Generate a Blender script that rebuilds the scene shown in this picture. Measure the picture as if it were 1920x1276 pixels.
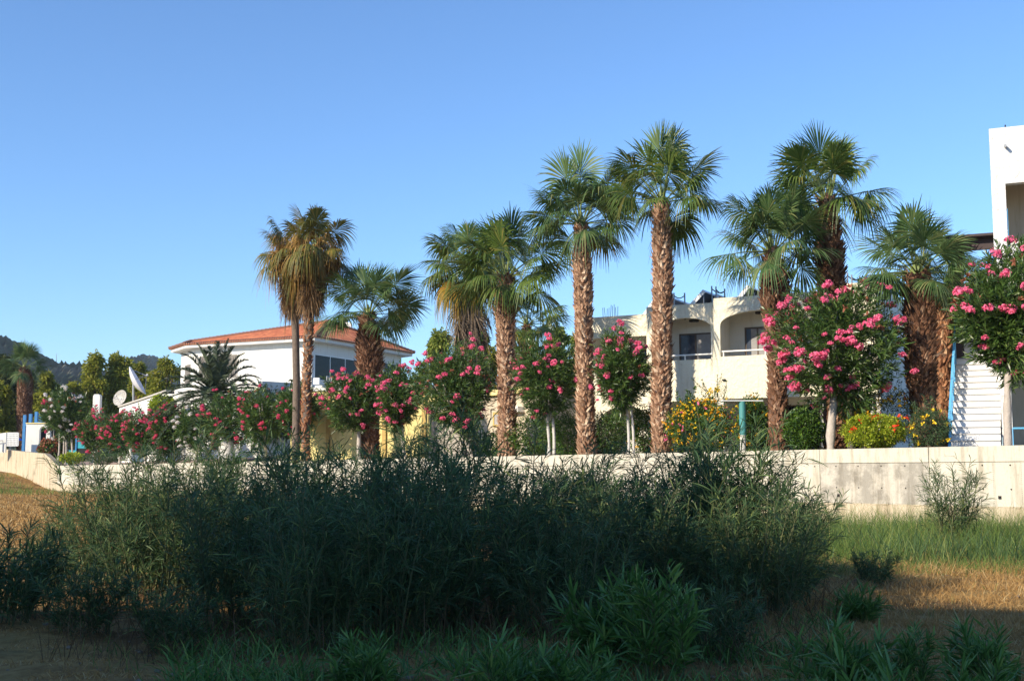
import bpy, math, random
import numpy as np
R = math.radians
for o in list(bpy.data.objects): bpy.data.objects.remove(o)
C = bpy.context.scene.collection
SC = bpy.context.scene
# ------------------------------------------------------------------ camera, world, sun, exposure
FPX, CX, CY, HZ, CAMH = 2278.0, 960.0, 638.0, 889.0, 1.5
PITCH = math.atan((HZ-CY)/FPX)
cp, sp = math.cos(PITCH), math.sin(PITCH)
cam = bpy.data.objects.new('camera', bpy.data.cameras.new('camera')); C.objects.link(cam)
cam.location = (0, 0, CAMH); cam.rotation_euler = (R(90)+PITCH, 0, 0)
cam.data.sensor_width = 36; cam.data.lens = FPX/1920*36; cam.data.clip_start = .05; cam.data.clip_end = 6000
SC.camera = cam
SUN_AZ, SUN_EL = 232.0, 26.0      # clockwise from +Y, towards the sun
wd = bpy.data.worlds.new('World'); SC.world = wd; wd.use_nodes = True
wn = wd.node_tree.nodes; sky = wn.new('ShaderNodeTexSky'); sky.sky_type = 'NISHITA'; sky.sun_disc = False
sky.sun_elevation = R(SUN_EL); sky.sun_rotation = R(SUN_AZ); sky.altitude = 0; sky.air_density = 1.0; sky.dust_density = .1; sky.ozone_density = 7
bg = wn['Background']; bg.inputs[1].default_value = .132
wd.node_tree.links.new(sky.outputs[0], bg.inputs[0])
sl = bpy.data.objects.new('sun', bpy.data.lights.new('sun', 'SUN')); C.objects.link(sl)
sl.data.energy = 4.3; sl.data.angle = R(.53); sl.data.color = (1, .87, .68)
sl.rotation_euler = (R(90-SUN_EL), 0, R(180-SUN_AZ))
SC.view_settings.view_transform = 'Standard'; SC.view_settings.look = 'None'
SC.view_settings.exposure = 0.76; SC.view_settings.gamma = 1.0
SUNV = np.array([math.sin(R(SUN_AZ))*math.cos(R(SUN_EL)), math.cos(R(SUN_AZ))*math.cos(R(SUN_EL)), math.sin(R(SUN_EL))])

# ------------------------------------------------------------------ pixel -> place helpers (1920 x 1276 photograph)
def zat(py, Y):
    m = (CY-py)/FPX
    return CAMH + Y*(sp+m*cp)/(cp-m*sp)
def at(px, py, Y):
    z = zat(py, Y); d = Y*cp+(z-CAMH)*sp
    return np.array([(px-CX)/FPX*d, Y, z])
def ppm(Y): return FPX/Y
class Frame:
    """local frame: x to the right along the facade, y into the building"""
    def __init__(s, px, py, Y, deg):
        p = at(px, py, Y); s.o = (p[0], p[1], 0); s.a = R(deg)
        s.d = (math.cos(s.a), math.sin(s.a)); s.e = (-math.sin(s.a), math.cos(s.a))
    def x(s, px, y=0, z=3.0):
        q = (px-CX)/FPX
        bx = s.o[0]+y*s.e[0]; by = s.o[1]+y*s.e[1]
        return (q*(by*cp+(z-CAMH)*sp)-bx)/(s.d[0]-q*s.d[1]*cp)
    def z(s, py, x, y=0): return zat(py, s.o[1]+x*s.d[1]+y*s.e[1])
    def world(s, x, y, z): return (s.o[0]+x*s.d[0]+y*s.e[0], s.o[1]+x*s.d[1]+y*s.e[1], z)

# ------------------------------------------------------------------ object helpers
def thing(name, label, cat, loc=(0, 0, 0), rotz=0, group=None, kind=None):
    o = bpy.data.objects.new(name, None); C.objects.link(o); o.location = loc; o.rotation_euler = (0, 0, rotz)
    o.empty_display_size = .3
    return tag(o, label, cat, group, kind)
def tag(o, label=None, cat=None, group=None, kind=None):
    if label: o['label'] = label
    if cat: o['category'] = cat
    if group: o['group'] = group
    if kind: o['kind'] = kind
    return o
class MB:
    def __init__(s): s.v = []; s.n = 0; s.f = []; s.m = []; s.uv = {}
    def add(s, V, F, mat=0):
        V = np.asarray(V, float).reshape(-1, 3)
        F = np.asarray(F) if not isinstance(F, list) else F
        if isinstance(F, np.ndarray): s.f.append((F+s.n, mat))
        else:
            for q in F: s.f.append((np.array([q])+s.n, mat))
        s.v.append(V); s.n += len(V); return s
    def box(s, x0, x1, y0, y1, z0, z1, mat=0):
        V = [(x, y, z) for z in (z0, z1) for y in (y0, y1) for x in (x0, x1)]
        return s.add(V, np.array([[0, 2, 3, 1], [4, 5, 7, 6], [0, 1, 5, 4], [1, 3, 7, 5], [3, 2, 6, 7], [2, 0, 4, 6]]), mat)
    def prism(s, poly, y0, y1, mat=0, axis='y'):
        """poly: counter-clockwise (x,z) seen from -y; extruded from y0 to y1.  axis 'z': (x,y) from z0 to z1"""
        n = len(poly)
        if axis == 'y': V = [(x, y0, z) for x, z in poly]+[(x, y1, z) for x, z in poly]
        else: V = [(x, y, y0) for x, y in poly]+[(x, y, y1) for x, y in poly]
        a, b = list(range(n)), list(range(2*n-1, n-1, -1))
        if axis == 'z': a, b = a[::-1], b[::-1]
        F = [a, b]
        for i in range(n):
            j = (i+1) % n
            F.append([i, i+n, j+n, j] if axis == 'y' else [i, j, j+n, i+n])
        return s.add(V, F, mat)
    def tube(s, P, r, k=8, mat=0, cap=True):
        P = np.asarray(P, float); n = len(P); r = np.broadcast_to(np.asarray(r, float), (n,))
        T = np.gradient(P, axis=0); T /= np.linalg.norm(T, axis=1)[:, None]+1e-9
        ref = np.array([0, 0, 1.]) if abs(T[0][2]) < .9 else np.array([1., 0, 0])
        A = np.cross(T, ref); A /= np.linalg.norm(A, axis=1)[:, None]+1e-9; B = np.cross(T, A)
        a = np.arange(k)*2*math.pi/k
        V = P[:, None]+r[:, None, None]*(np.cos(a)[None, :, None]*A[:, None]+np.sin(a)[None, :, None]*B[:, None])
        i, j = np.meshgrid(np.arange(n-1), np.arange(k), indexing='ij'); jj = (j+1) % k
        F = np.stack([i*k+j, i*k+jj, (i+1)*k+jj, (i+1)*k+j], -1).reshape(-1, 4)
        s.add(V.reshape(-1, 3), F[:, ::-1], mat)
        if cap: s.f.append((np.array([list(range(k))])+s.n-n*k, mat)); s.f.append((np.array([list(range(k))[::-1]])+s.n-k, mat))
        return s
    def blob(s, c, r, seed=0, amp=.15, mat=0, seg=14, ring=9):
        rng = np.random.default_rng(seed); c = np.array(c); r = np.broadcast_to(np.array(r, float), (3,))
        th = np.linspace(.06, math.pi-.06, ring); ph = np.arange(seg)*2*math.pi/seg
        D = np.stack([np.sin(th)[:, None]*np.cos(ph), np.sin(th)[:, None]*np.sin(ph), np.cos(th)[:, None]+0*ph], -1).reshape(-1, 3)
        V = c+D*r*(1+amp*rng.normal(size=(len(D), 1)))
        i, j = np.meshgrid(np.arange(ring-1), np.arange(seg), indexing='ij'); jj = (j+1) % seg
        F = np.stack([i*seg+j, (i+1)*seg+j, (i+1)*seg+jj, i*seg+jj], -1).reshape(-1, 4)
        s.add(V, F, mat)
        s.f.append((np.array([list(range(seg))])+s.n-len(D), mat)); s.f.append((np.array([list(range(seg))[::-1]])+s.n-seg, mat))
        return s
    def build(s, name, mats, parent=None, smooth=False, uv=None):
        if not isinstance(mats, (list, tuple)): mats = [mats]
        V = np.concatenate(s.v); me = bpy.data.meshes.new(name)
        tot = np.concatenate([np.full(len(f), f.shape[1]) for f, m in s.f]); li = np.concatenate([f.ravel() for f, m in s.f])
        mi = np.concatenate([np.full(len(f), m) for f, m in s.f])
        me.vertices.add(len(V)); me.vertices.foreach_set('co', V.ravel().astype(np.float32))
        me.loops.add(len(li)); me.loops.foreach_set('vertex_index', li.astype(np.int32))
        me.polygons.add(len(tot)); me.polygons.foreach_set('loop_start', np.concatenate([[0], np.cumsum(tot)[:-1]]).astype(np.int32))
        me.polygons.foreach_set('material_index', mi.astype(np.int32))
        me.polygons.foreach_set('use_smooth', np.full(len(tot), smooth))
        for m in mats: me.materials.append(m)
        me.update(calc_edges=True)
        if uv is not None:
            l = me.uv_layers.new(name='UVMap'); l.data.foreach_set('uv', uv(V[li]).astype(np.float32).ravel())
        me.validate()
        o = bpy.data.objects.new(name, me); C.objects.link(o)
        if parent: o.parent = parent
        return o

def unit(v): return v/(np.linalg.norm(v, axis=-1, keepdims=True)+1e-9)
def leaves(mb, P, D, L, W, droop=.2, T=3, rng=None, mat=0, prof=None, up=None, fold=0):
    """lanceolate strips: P base points, D directions; quads laid along the leaf, tip tapers to nothing"""
    n = len(P)
    if n == 0: return
    L = np.broadcast_to(L, (n,)); W = np.broadcast_to(W, (n,)); D = unit(D)
    ref = rng.normal(size=(n, 3))*(.6 if up is not None else 1) + (0 if up is None else up)
    S = unit(np.cross(D, ref)); t = np.linspace(0, 1, T+1)
    pr = np.sin(np.pi*(t*.93+.05))**.8 if prof is None else np.asarray(prof)
    Q = P[:, None]+D[:, None]*(L[:, None]*t)[..., None]
    Q[..., 2] -= (np.broadcast_to(droop, (n,))*L)[:, None]*t**2
    w = (W[:, None]*pr)[..., None]*.5
    V = np.stack([Q-S[:, None]*w, Q+S[:, None]*w], 2)
    base = np.arange(n)[:, None]*(2*(T+1))+np.arange(T)[None]*2
    F = np.stack([base, base+1, base+3, base+2], -1).reshape(-1, 4)
    mb.add(V.reshape(-1, 3), F, mat)

# ------------------------------------------------------------------ materials
MATS = {}
def mat_base(name):
    m = bpy.data.materials.new(name); m.use_nodes = True; MATS[name] = m
    return m, m.node_tree.nodes, m.node_tree.links, m.node_tree.nodes['Principled BSDF']
def rgb(c): return (*c, 1)
def plain(name, c, rough=.6, metal=0, spec=.4, var=.12, scale=3, bump=0, bscale=30, bdist=.01):
    m, n, l, b = mat_base(name)
    tc = n.new('ShaderNodeTexCoord'); no = n.new('ShaderNodeTexNoise'); no.inputs['Scale'].default_value = scale; no.inputs['Detail'].default_value = 6
    l.new(tc.outputs['Object'], no.inputs['Vector'])
    mx = n.new('ShaderNodeMix'); mx.data_type = 'RGBA'; l.new(no.outputs[0], mx.inputs[0])
    mx.inputs[6].default_value = rgb([x*(1-var) for x in c]); mx.inputs[7].default_value = rgb([min(1, x*(1+var)) for x in c])
    l.new(mx.outputs[2], b.inputs['Base Color']); b.inputs['Roughness'].default_value = rough; b.inputs['Metallic'].default_value = metal
    b.inputs['Specular IOR Level'].default_value = spec
    if bump:
        n2 = n.new('ShaderNodeTexNoise'); n2.inputs['Scale'].default_value = bscale; n2.inputs['Detail'].default_value = 4
        l.new(tc.outputs['Object'], n2.inputs['Vector']); bp = n.new('ShaderNodeBump'); bp.inputs['Strength'].default_value = bump; bp.inputs['Distance'].default_value = bdist
        l.new(n2.outputs[0], bp.inputs['Height']); l.new(bp.outputs[0], b.inputs['Normal'])
    return m
def leafmat(name, c1, c2, c3=None, trans=.25, rough=.5, spec=.3):
    """colour differs leaf by leaf (random per island) plus slow patches; thin leaves let some light through"""
    m, n, l, b = mat_base(name)
    g = n.new('ShaderNodeNewGeometry'); cr = n.new('ShaderNodeValToRGB'); l.new(g.outputs['Random Per Island'], cr.inputs[0])
    e = cr.color_ramp.elements; e[0].color = rgb(c1); e[1].color = rgb(c2); e[1].position = .85
    if c3: q = cr.color_ramp.elements.new(.97); q.color = rgb(c3)
    l.new(cr.outputs[0], b.inputs['Base Color']); b.inputs['Roughness'].default_value = rough; b.inputs['Specular IOR Level'].default_value = spec
    tr = n.new('ShaderNodeBsdfTranslucent'); l.new(cr.outputs[0], tr.inputs[0]); ms = n.new('ShaderNodeMixShader'); ms.inputs[0].default_value = trans
    l.new(b.outputs[0], ms.inputs[1]); l.new(tr.outputs[0], ms.inputs[2]); l.new(ms.outputs[0], n['Material Output'].inputs[0])
    return m
def stucco(name, c, scale=9, bump=.6, dist=.03, dirt=.08):
    m, n, l, b = mat_base(name)
    tc = n.new('ShaderNodeTexCoord'); v = n.new('ShaderNodeTexNoise'); v.inputs['Scale'].default_value = scale; v.inputs['Detail'].default_value = 3; v.inputs['Roughness'].default_value = .6
    l.new(tc.outputs['Object'], v.inputs['Vector'])
    no = n.new('ShaderNodeTexNoise'); no.inputs['Scale'].default_value = .7; no.inputs['Detail'].default_value = 8; l.new(tc.outputs['Object'], no.inputs['Vector'])
    mx = n.new('ShaderNodeMix'); mx.data_type = 'RGBA'; l.new(no.outputs[0], mx.inputs[0])
    mx.inputs[6].default_value = rgb([x*(1-dirt*1.6) for x in c]); mx.inputs[7].default_value = rgb([min(1, x*(1+dirt*.4)) for x in c])
    mp = n.new('ShaderNodeMapping'); mp.inputs['Scale'].default_value = (3, 3, .3); l.new(tc.outputs['Object'], mp.inputs[0])
    ss_ = n.new('ShaderNodeTexNoise'); ss_.inputs['Scale'].default_value = 1.5; ss_.inputs['Detail'].default_value = 8; ss_.inputs['Roughness'].default_value = .7; l.new(mp.outputs[0], ss_.inputs['Vector'])
    rr_ = n.new('ShaderNodeValToRGB'); l.new(ss_.outputs[0], rr_.inputs[0]); e_ = rr_.color_ramp.elements; e_[0].position = .32; e_[0].color = (.80, .77, .72, 1); e_[1].position = .48; e_[1].color = (1, 1, 1, 1)
    my = n.new('ShaderNodeMix'); my.data_type = 'RGBA'; my.blend_type = 'MULTIPLY'; my.inputs[0].default_value = .8; l.new(mx.outputs[2], my.inputs[6]); l.new(rr_.outputs[0], my.inputs[7])
    l.new(my.outputs[2], b.inputs['Base Color']); b.inputs['Roughness'].default_value = .85; b.inputs['Specular IOR Level'].default_value = .2
    bp = n.new('ShaderNodeBump'); bp.inputs['Strength'].default_value = bump; bp.inputs['Distance'].default_value = dist
    l.new(v.outputs[0], bp.inputs['Height']); l.new(bp.outputs[0], b.inputs['Normal'])
    return m
def glassmat(name, c=(.02, .025, .035)):
    m, n, l, b = mat_base(name); b.inputs['Base Color'].default_value = rgb(c); b.inputs['Roughness'].default_value = .06; b.inputs['Specular IOR Level'].default_value = .14
    return m
G_PALM = leafmat('palm_leaf', (.05, .10, .018), (.14, .20, .045), (.26, .24, .06), .3, .42, .45)
G_PALM2 = leafmat('palm_leaf_bluish', (.045, .10, .028), (.13, .20, .07), (.22, .24, .09), .28, .42, .45)
G_PALMY = leafmat('palm_leaf_yellowing', (.16, .12, .02), (.34, .22, .03), (.4, .2, .04), .3, .6, .2)
G_OLIVE = leafmat('palm_leaf_olive', (.07, .085, .02), (.19, .17, .035), (.3, .18, .04), .25, .5, .3)
G_DEAD = leafmat('dead_frond', (.13, .075, .035), (.30, .19, .10), (.38, .27, .16), .12, .8, .1)
G_DEADO = leafmat('dead_frond_orange', (.17, .09, .025), (.36, .21, .06), (.42, .30, .12), .2, .7, .15)
G_SKIRT = leafmat('old_frond_skirt', (.08, .06, .045), (.20, .155, .115), (.27, .21, .15), .06, .9, .1)
G_PHX = leafmat('date_palm_leaf', (.03, .05, .025), (.085, .115, .06), (.14, .17, .09), .15, .4, .4)
G_STEM = plain('palm_petiole', (.16, .2, .06), .5, var=.2)
G_BOOT = leafmat('leaf_base_tan', (.17, .08, .045), (.50, .32, .21), (.66, .50, .36), .0, .85, .15)
G_BOOTR = leafmat('leaf_base_red', (.17, .07, .04), (.42, .21, .11), (.56, .36, .22), .0, .85, .15)
G_BOOTD = leafmat('leaf_base_dark', (.08, .04, .026), (.26, .135, .08), (.46, .30, .20), .0, .85, .15)
M_TRUNK = plain('palm_trunk_bark', (.15, .085, .055), .9, var=.5, scale=9, bump=1, bscale=18, bdist=.04)
M_TRUNKG = plain('smooth_palm_bark', (.15, .115, .09), .9, var=.6, scale=5, bump=1, bscale=14, bdist=.03)
G_OLE = leafmat('oleander_leaf', (.028, .07, .015), (.09, .16, .035), (.17, .24, .06), .25, .36, .5)
G_PINK = leafmat('pink_petal', (.84, .11, .25), (.92, .25, .42), (.93, .42, .55), .3, .6, .2)
G_RED = leafmat('crimson_petal', (.72, .06, .16), (.86, .16, .29), (.9, .3, .42), .3, .6, .2)
G_WHT = leafmat('white_petal', (.75, .70, .66), (.85, .82, .80), (.85, .72, .70), .3, .6, .2)
G_DRY = leafmat('spent_blossom', (.24, .09, .05), (.34, .13, .08), None, .2, .8, .1)
M_WOOD = plain('pale_bark', (.42, .37, .32), .85, var=.35, scale=8, bump=.8, bscale=16, bdist=.02)
M_WOODW = plain('whitewashed_bark', (.52, .50, .46), .85, var=.18, scale=8, bump=.8, bscale=16, bdist=.02)
M_WOODD = plain('brown_bark', (.12, .085, .06), .9, var=.4, scale=8, bump=.8, bscale=16, bdist=.02)
G_WIL = leafmat('willowy_leaf', (.035, .08, .034), (.10, .165, .065), (.22, .27, .08), .3, .5, .18)
G_WILB = leafmat('willowy_leaf_green', (.05, .13, .025), (.14, .27, .06), (.26, .36, .09), .32, .45, .35)
M_TWIG = plain('green_brown_twig', (.10, .11, .045), .8, var=.3)
G_STALK = leafmat('dead_stalk', (.07, .045, .025), (.17, .11, .06), None, .1, .9, .1)
G_GRASS = leafmat('green_grass', (.06, .12, .025), (.17, .25, .06), (.32, .28, .10), .3, .6, .2)
G_STRAW = leafmat('dry_grass', (.30, .17, .06), (.50, .32, .13), (.56, .44, .24), .25, .8, .1)
G_TREE = leafmat('broadleaf_foliage', (.12, .15, .02), (.34, .35, .045), (.45, .40, .08), .4, .6, .2)
G_TREED = leafmat('dark_foliage', (.035, .05, .016), (.09, .11, .03), (.14, .14, .04), .2, .6, .2)
G_TREEL = leafmat('light_foliage', (.11, .16, .03), (.28, .33, .06), (.36, .38, .09), .35, .6, .2)
G_HEDGE = leafmat('hedge_leaf', (.02, .055, .012), (.08, .16, .022), (.16, .26, .03), .25, .4, .4)
G_LIME = leafmat('lime_leaf', (.14, .22, .015), (.36, .42, .03), (.5, .5, .05), .3, .45, .3)
G_FEATH = leafmat('feathery_leaf', (.03, .06, .03), (.07, .12, .05), (.12, .17, .07), .25, .6, .2)
G_ORG = leafmat('orange_yellow_petal', (.75, .28, .01), (.85, .50, .02), (.9, .65, .05), .2, .6, .2)
G_YEL = leafmat('yellow_petal', (.78, .52, .02), (.85, .68, .05), (.8, .35, .02), .2, .6, .2)
G_SCAR = leafmat('scarlet_petal', (.75, .03, .01), (.85, .07, .02), None, .2, .6, .2)
M_CREAM = stucco('cream_stucco', (.78, .73, .58), 6, 1.0, .06)
M_CREAMI = stucco('smooth_cream_plaster', (.84, .81, .73), 14, .2, .01)
M_WHITE = stucco('white_stucco', (.70, .70, .69), 7, 1.0, .07, .05)
M_WHITES = stucco('white_plaster', (.74, .735, .70), 12, .2, .01, .05)
M_YELW = stucco('pale_yellow_plaster', (.78, .66, .30), 10, .25, .01, .06)
M_YELD = plain('ochre_trim', (.50, .36, .13), .8)
M_BEIGE = stucco('beige_plaster', (.55, .47, .36), 12, .2, .01)
M_GLASS = glassmat('dark_glass', (.006, .007, .009)); M_GLASSB = glassmat('bluish_glass', (.05, .06, .085))
M_BLIND = plain('taupe_blind', (.17, .155, .135), .7, var=.15)
M_FRAME = plain('pale_window_frame', (.55, .53, .48), .5); M_FRAMED = plain('brown_window_frame', (.09, .06, .04), .5)
M_CURT = plain('grey_curtain', (.34, .33, .33), .9, var=.2, scale=6)
M_RAIL = plain('white_painted_metal', (.8, .8, .78), .4, var=.04)
M_BLUE = plain('sky_blue_paint', (.12, .42, .72), .45, var=.1); M_BLUED = plain('deep_blue_paint', (.04, .20, .45), .5, var=.15)
M_CANVAS = plain('royal_blue_canvas', (.015, .05, .38), .8, var=.15); M_TURQ = plain('turquoise_paint', (.03, .35, .42), .5)
M_TEAL = plain('teal_paint', (.06, .24, .24), .5, var=.15); M_BROWN = plain('dark_brown_timber', (.035, .02, .022), .6, var=.3, scale=8)
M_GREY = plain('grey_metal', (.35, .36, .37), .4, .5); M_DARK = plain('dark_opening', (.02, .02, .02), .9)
M_PANEL = plain('collector_glass', (.05, .055, .06), .35, spec=.5); M_MESH = plain('dish_mesh', (.42, .40, .36), .6, var=.2, scale=14)
M_DISH = plain('dish_white', (.66, .66, .70), .5, var=.06); M_SHUT = plain('pale_louvre', (.62, .66, .68), .6)
M_RED = plain('red_sticker', (.5, .04, .03), .6); M_STEP = plain('white_stair_stone', (.70, .70, .70), .6, var=.1, scale=5)
M_STEPL = plain('stair_lip', (.42, .42, .42), .7, var=.1)
M_GREYSTONE = plain('pale_stone', (.20, .155, .11), .9, var=.3)
M_TAR = plain('ridge_tile', (.22, .12, .09), .9, var=.4, scale=5, bump=.8, bscale=10, bdist=.04)

def concrete(name, c, thr=.36):
    m, n, l, b = mat_base(name); tc = n.new('ShaderNodeTexCoord')
    mp = n.new('ShaderNodeMapping'); mp.inputs['Scale'].default_value = (1.6, 1.6, .22); l.new(tc.outputs['Object'], mp.inputs[0])
    s = n.new('ShaderNodeTexNoise'); s.inputs['Scale'].default_value = 2.2; s.inputs['Detail'].default_value = 7; s.inputs['Roughness'].default_value = .65; l.new(mp.outputs[0], s.inputs['Vector'])
    p = n.new('ShaderNodeTexNoise'); p.inputs['Scale'].default_value = .55 if thr < .4 else 1.3; p.inputs['Detail'].default_value = 9; p.inputs['Roughness'].default_value = .7; l.new(tc.outputs['Object'], p.inputs['Vector'])
    cr = n.new('ShaderNodeValToRGB'); l.new(p.outputs[0], cr.inputs[0]); e = cr.color_ramp.elements
    e[0].position = thr-.04; e[0].color = rgb([x*.62 for x in c]); e[1].position = thr+.08; e[1].color = rgb(c)
    cs = n.new('ShaderNodeValToRGB'); l.new(s.outputs[0], cs.inputs[0]); e = cs.color_ramp.elements
    e[0].position = .3; e[0].color = (.60, .57, .52, 1); e[1].position = .52; e[1].color = (1, 1, 1, 1)
    f = n.new('ShaderNodeTexNoise'); f.inputs['Scale'].default_value = 11; f.inputs['Detail'].default_value = 6; f.inputs['Roughness'].default_value = .7; l.new(tc.outputs['Object'], f.inputs['Vector'])
    cf = n.new('ShaderNodeValToRGB'); l.new(f.outputs[0], cf.inputs[0]); e = cf.color_ramp.elements
    e[0].position = .33; e[0].color = (.78, .78, .76, 1); e[1].position = .45; e[1].color = (1, 1, 1, 1)
    m1 = n.new('ShaderNodeMix'); m1.data_type = 'RGBA'; m1.blend_type = 'MULTIPLY'; m1.inputs[0].default_value = 1; l.new(cr.outputs[0], m1.inputs[6]); l.new(cs.outputs[0], m1.inputs[7])
    m2 = n.new('ShaderNodeMix'); m2.data_type = 'RGBA'; m2.blend_type = 'MULTIPLY'; m2.inputs[0].default_value = .8; l.new(m1.outputs[2], m2.inputs[6]); l.new(cf.outputs[0], m2.inputs[7])
    l.new(m2.outputs[2], b.inputs['Base Color']); b.inputs['Roughness'].default_value = .9; b.inputs['Specular IOR Level'].default_value = .2
    bp = n.new('ShaderNodeBump'); bp.inputs['Strength'].default_value = .5; bp.inputs['Distance'].default_value = .01; l.new(f.outputs[0], bp.inputs['Height']); l.new(bp.outputs[0], b.inputs['Normal'])
    return m
M_CONC = concrete('cast_concrete', (.55, .52, .43)); M_CONCT = concrete('weathered_concrete', (.50, .43, .31)); M_CONCS = concrete('stained_concrete', (.50, .47, .40), .50)
def ground(name, cols, s1=.35, s2=6):
    m, n, l, b = mat_base(name); tc = n.new('ShaderNodeTexCoord')
    a = n.new('ShaderNodeTexNoise'); a.inputs['Scale'].default_value = s1; a.inputs['Detail'].default_value = 9; a.inputs['Roughness'].default_value = .65; l.new(tc.outputs['Object'], a.inputs['Vector'])
    cr = n.new('ShaderNodeValToRGB'); l.new(a.outputs[0], cr.inputs[0]); el = cr.color_ramp.elements
    el[0].position = .3; el[0].color = rgb(cols[0]); el[1].position = .7; el[1].color = rgb(cols[-1])
    for k, c in enumerate(cols[1:-1]): q = el.new(.3+.4*(k+1)/(len(cols)-1)); q.color = rgb(c)
    f = n.new('ShaderNodeTexNoise'); f.inputs['Scale'].default_value = s2; f.inputs['Detail'].default_value = 10; f.inputs['Roughness'].default_value = .75; l.new(tc.outputs['Object'], f.inputs['Vector'])
    cf = n.new('ShaderNodeValToRGB'); l.new(f.outputs[0], cf.inputs[0]); e = cf.color_ramp.elements
    e[0].position = .35; e[0].color = (.5, .45, .4, 1); e[1].position = .6; e[1].color = (1, 1, 1, 1)
    m1 = n.new('ShaderNodeMix'); m1.data_type = 'RGBA'; m1.blend_type = 'MULTIPLY'; m1.inputs[0].default_value = .8; l.new(cr.outputs[0], m1.inputs[6]); l.new(cf.outputs[0], m1.inputs[7])
    l.new(m1.outputs[2], b.inputs['Base Color']); b.inputs['Roughness'].default_value = .95; b.inputs['Specular IOR Level'].default_value = .1
    bp = n.new('ShaderNodeBump'); bp.inputs['Strength'].default_value = 1; bp.inputs['Distance'].default_value = .05; l.new(f.outputs[0], bp.inputs['Height']); l.new(bp.outputs[0], b.inputs['Normal'])
    return m
M_FIELD = ground('dry_field_soil', [(.10, .055, .032), (.24, .14, .06), (.42, .27, .10), (.17, .14, .06)])
M_TERR = ground('garden_soil', [(.18, .15, .09), (.32, .27, .18), (.15, .17, .06)])
M_PAVE = ground('pinkish_paving', [(.45, .33, .27), (.5, .38, .32)], 1)
M_HILL = ground('scrub_hillside', [(.035, .055, .03), (.06, .085, .04), (.22, .20, .15)], .02, .12)
def rooftile(name):
    m, n, l, b = mat_base(name); uv = n.new('ShaderNodeUVMap'); sx = n.new('ShaderNodeSeparateXYZ'); l.new(uv.outputs[0], sx.inputs[0])
    def math_(op, a, bb=None):
        q = n.new('ShaderNodeMath'); q.operation = op
        for k, v in enumerate((a, bb)):
            if v is None: continue
            if isinstance(v, (int, float)): q.inputs[k].default_value = v
            else: l.new(v, q.inputs[k])
        return q.outputs[0]
    row = math_('FRACT', math_('MULTIPLY', sx.outputs[1], 1/.36)); wave = math_('ABSOLUTE', math_('SINE', math_('MULTIPLY', sx.outputs[0], math.pi/.25)))
    h = math_('ADD', math_('MULTIPLY', wave, .06), math_('MULTIPLY', math_('SUBTRACT', 1, row), .04))
    wn_ = n.new('ShaderNodeTexWhiteNoise'); wn_.noise_dimensions = '2D'; cb = n.new('ShaderNodeCombineXYZ')
    l.new(math_('FLOOR', math_('MULTIPLY', sx.outputs[0], 4)), cb.inputs[0]); l.new(math_('FLOOR', math_('MULTIPLY', sx.outputs[1], 1/.36)), cb.inputs[1]); l.new(cb.outputs[0], wn_.inputs['Vector'])
    cr = n.new('ShaderNodeValToRGB'); l.new(wn_.outputs[0], cr.inputs[0]); e = cr.color_ramp.elements; e[0].color = (.50, .11, .035, 1); e[1].color = (.80, .27, .10, 1)
    l.new(cr.outputs[0], b.inputs['Base Color']); b.inputs['Roughness'].default_value = .8
    bp = n.new('ShaderNodeBump'); bp.inputs['Distance'].default_value = 1; bp.inputs['Strength'].default_value = 1; l.new(h, bp.inputs['Height']); l.new(bp.outputs[0], b.inputs['Normal'])
    return m
M_TILE = rooftile('terracotta_tile')

# ------------------------------------------------------------------ wall line and ground shapes
WA = np.array([960/FPX*31.6, 31.6]); WD = unit(np.array([-.578, .816])); WN = np.array([.816, .578])   # WN: away from the camera side
WTOP = zat(834, 31.6)
def wall_at(px, off=0):
    """point (X, Y) on the line parallel to the wall, off metres behind it, seen at px"""
    q = (px-CX)/FPX; o = WA+WN*off
    s = (q*o[1]-o[0])/(WD[0]-q*WD[1]); return o+WD*s
SEND = (wall_at(113)-WA) @ WD
def sstep(a, b, x): t = np.clip((x-a)/(b-a), 0, 1); return t*t*(3-2*t)
def wave(x, y, s=1.0): return (np.sin(x*1.3*s+y*.7*s)+np.sin(x*.6*s-y*1.9*s+2)+np.sin(x*2.7*s+1.1+y*2.3*s)*.5)/2.5
def field_z(x, y):
    return .05*wave(x, y)+.03*wave(x, y, 3.1)*sstep(60, 20, y)+1.9*sstep(92, 122, y)*sstep(-38, -47, x)
def terr_z(x, y):
    d = (x-WA[0])*WN[0]+(y-WA[1])*WN[1]
    return WTOP-.16+.11*np.clip(d-.8, 0, 14)*sstep(52, 95, y)+.03*wave(x, y)
def terr(px, off):
    p = wall_at(px, off); return np.array([p[0], p[1], float(terr_z(p[0], p[1]))])

def grid(name, X, Y, zf, mat, mask=None):
    xx, yy = np.meshgrid(X, Y); V = np.stack([xx, yy, zf(xx, yy)], -1).reshape(-1, 3); nx = len(X)
    i, j = np.meshgrid(np.arange(len(Y)-1), np.arange(nx-1), indexing='ij'); F = np.stack([i*nx+j, i*nx+j+1, (i+1)*nx+j+1, (i+1)*nx+j], -1).reshape(-1, 4)
    return V, F
def setting(name, V, F, mat):
    mb = MB(); mb.add(V, F); o = mb.build(name, mat, smooth=True); o['kind'] = 'structure'; return o
Xs = np.unique(np.concatenate([np.linspace(-3000, -120, 12), np.linspace(-120, -20, 60), np.linspace(-20, 20, 120), np.linspace(20, 120, 30), np.linspace(120, 3000, 10)]))
Ys = np.unique(np.concatenate([np.linspace(-200, 0, 14), np.linspace(0, 34, 120), np.linspace(34, 130, 80), np.linspace(130, 5200, 20)]))
V, F = grid('ground', Xs, Ys, field_z, M_FIELD); setting('ground', V, F, M_FIELD)
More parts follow.
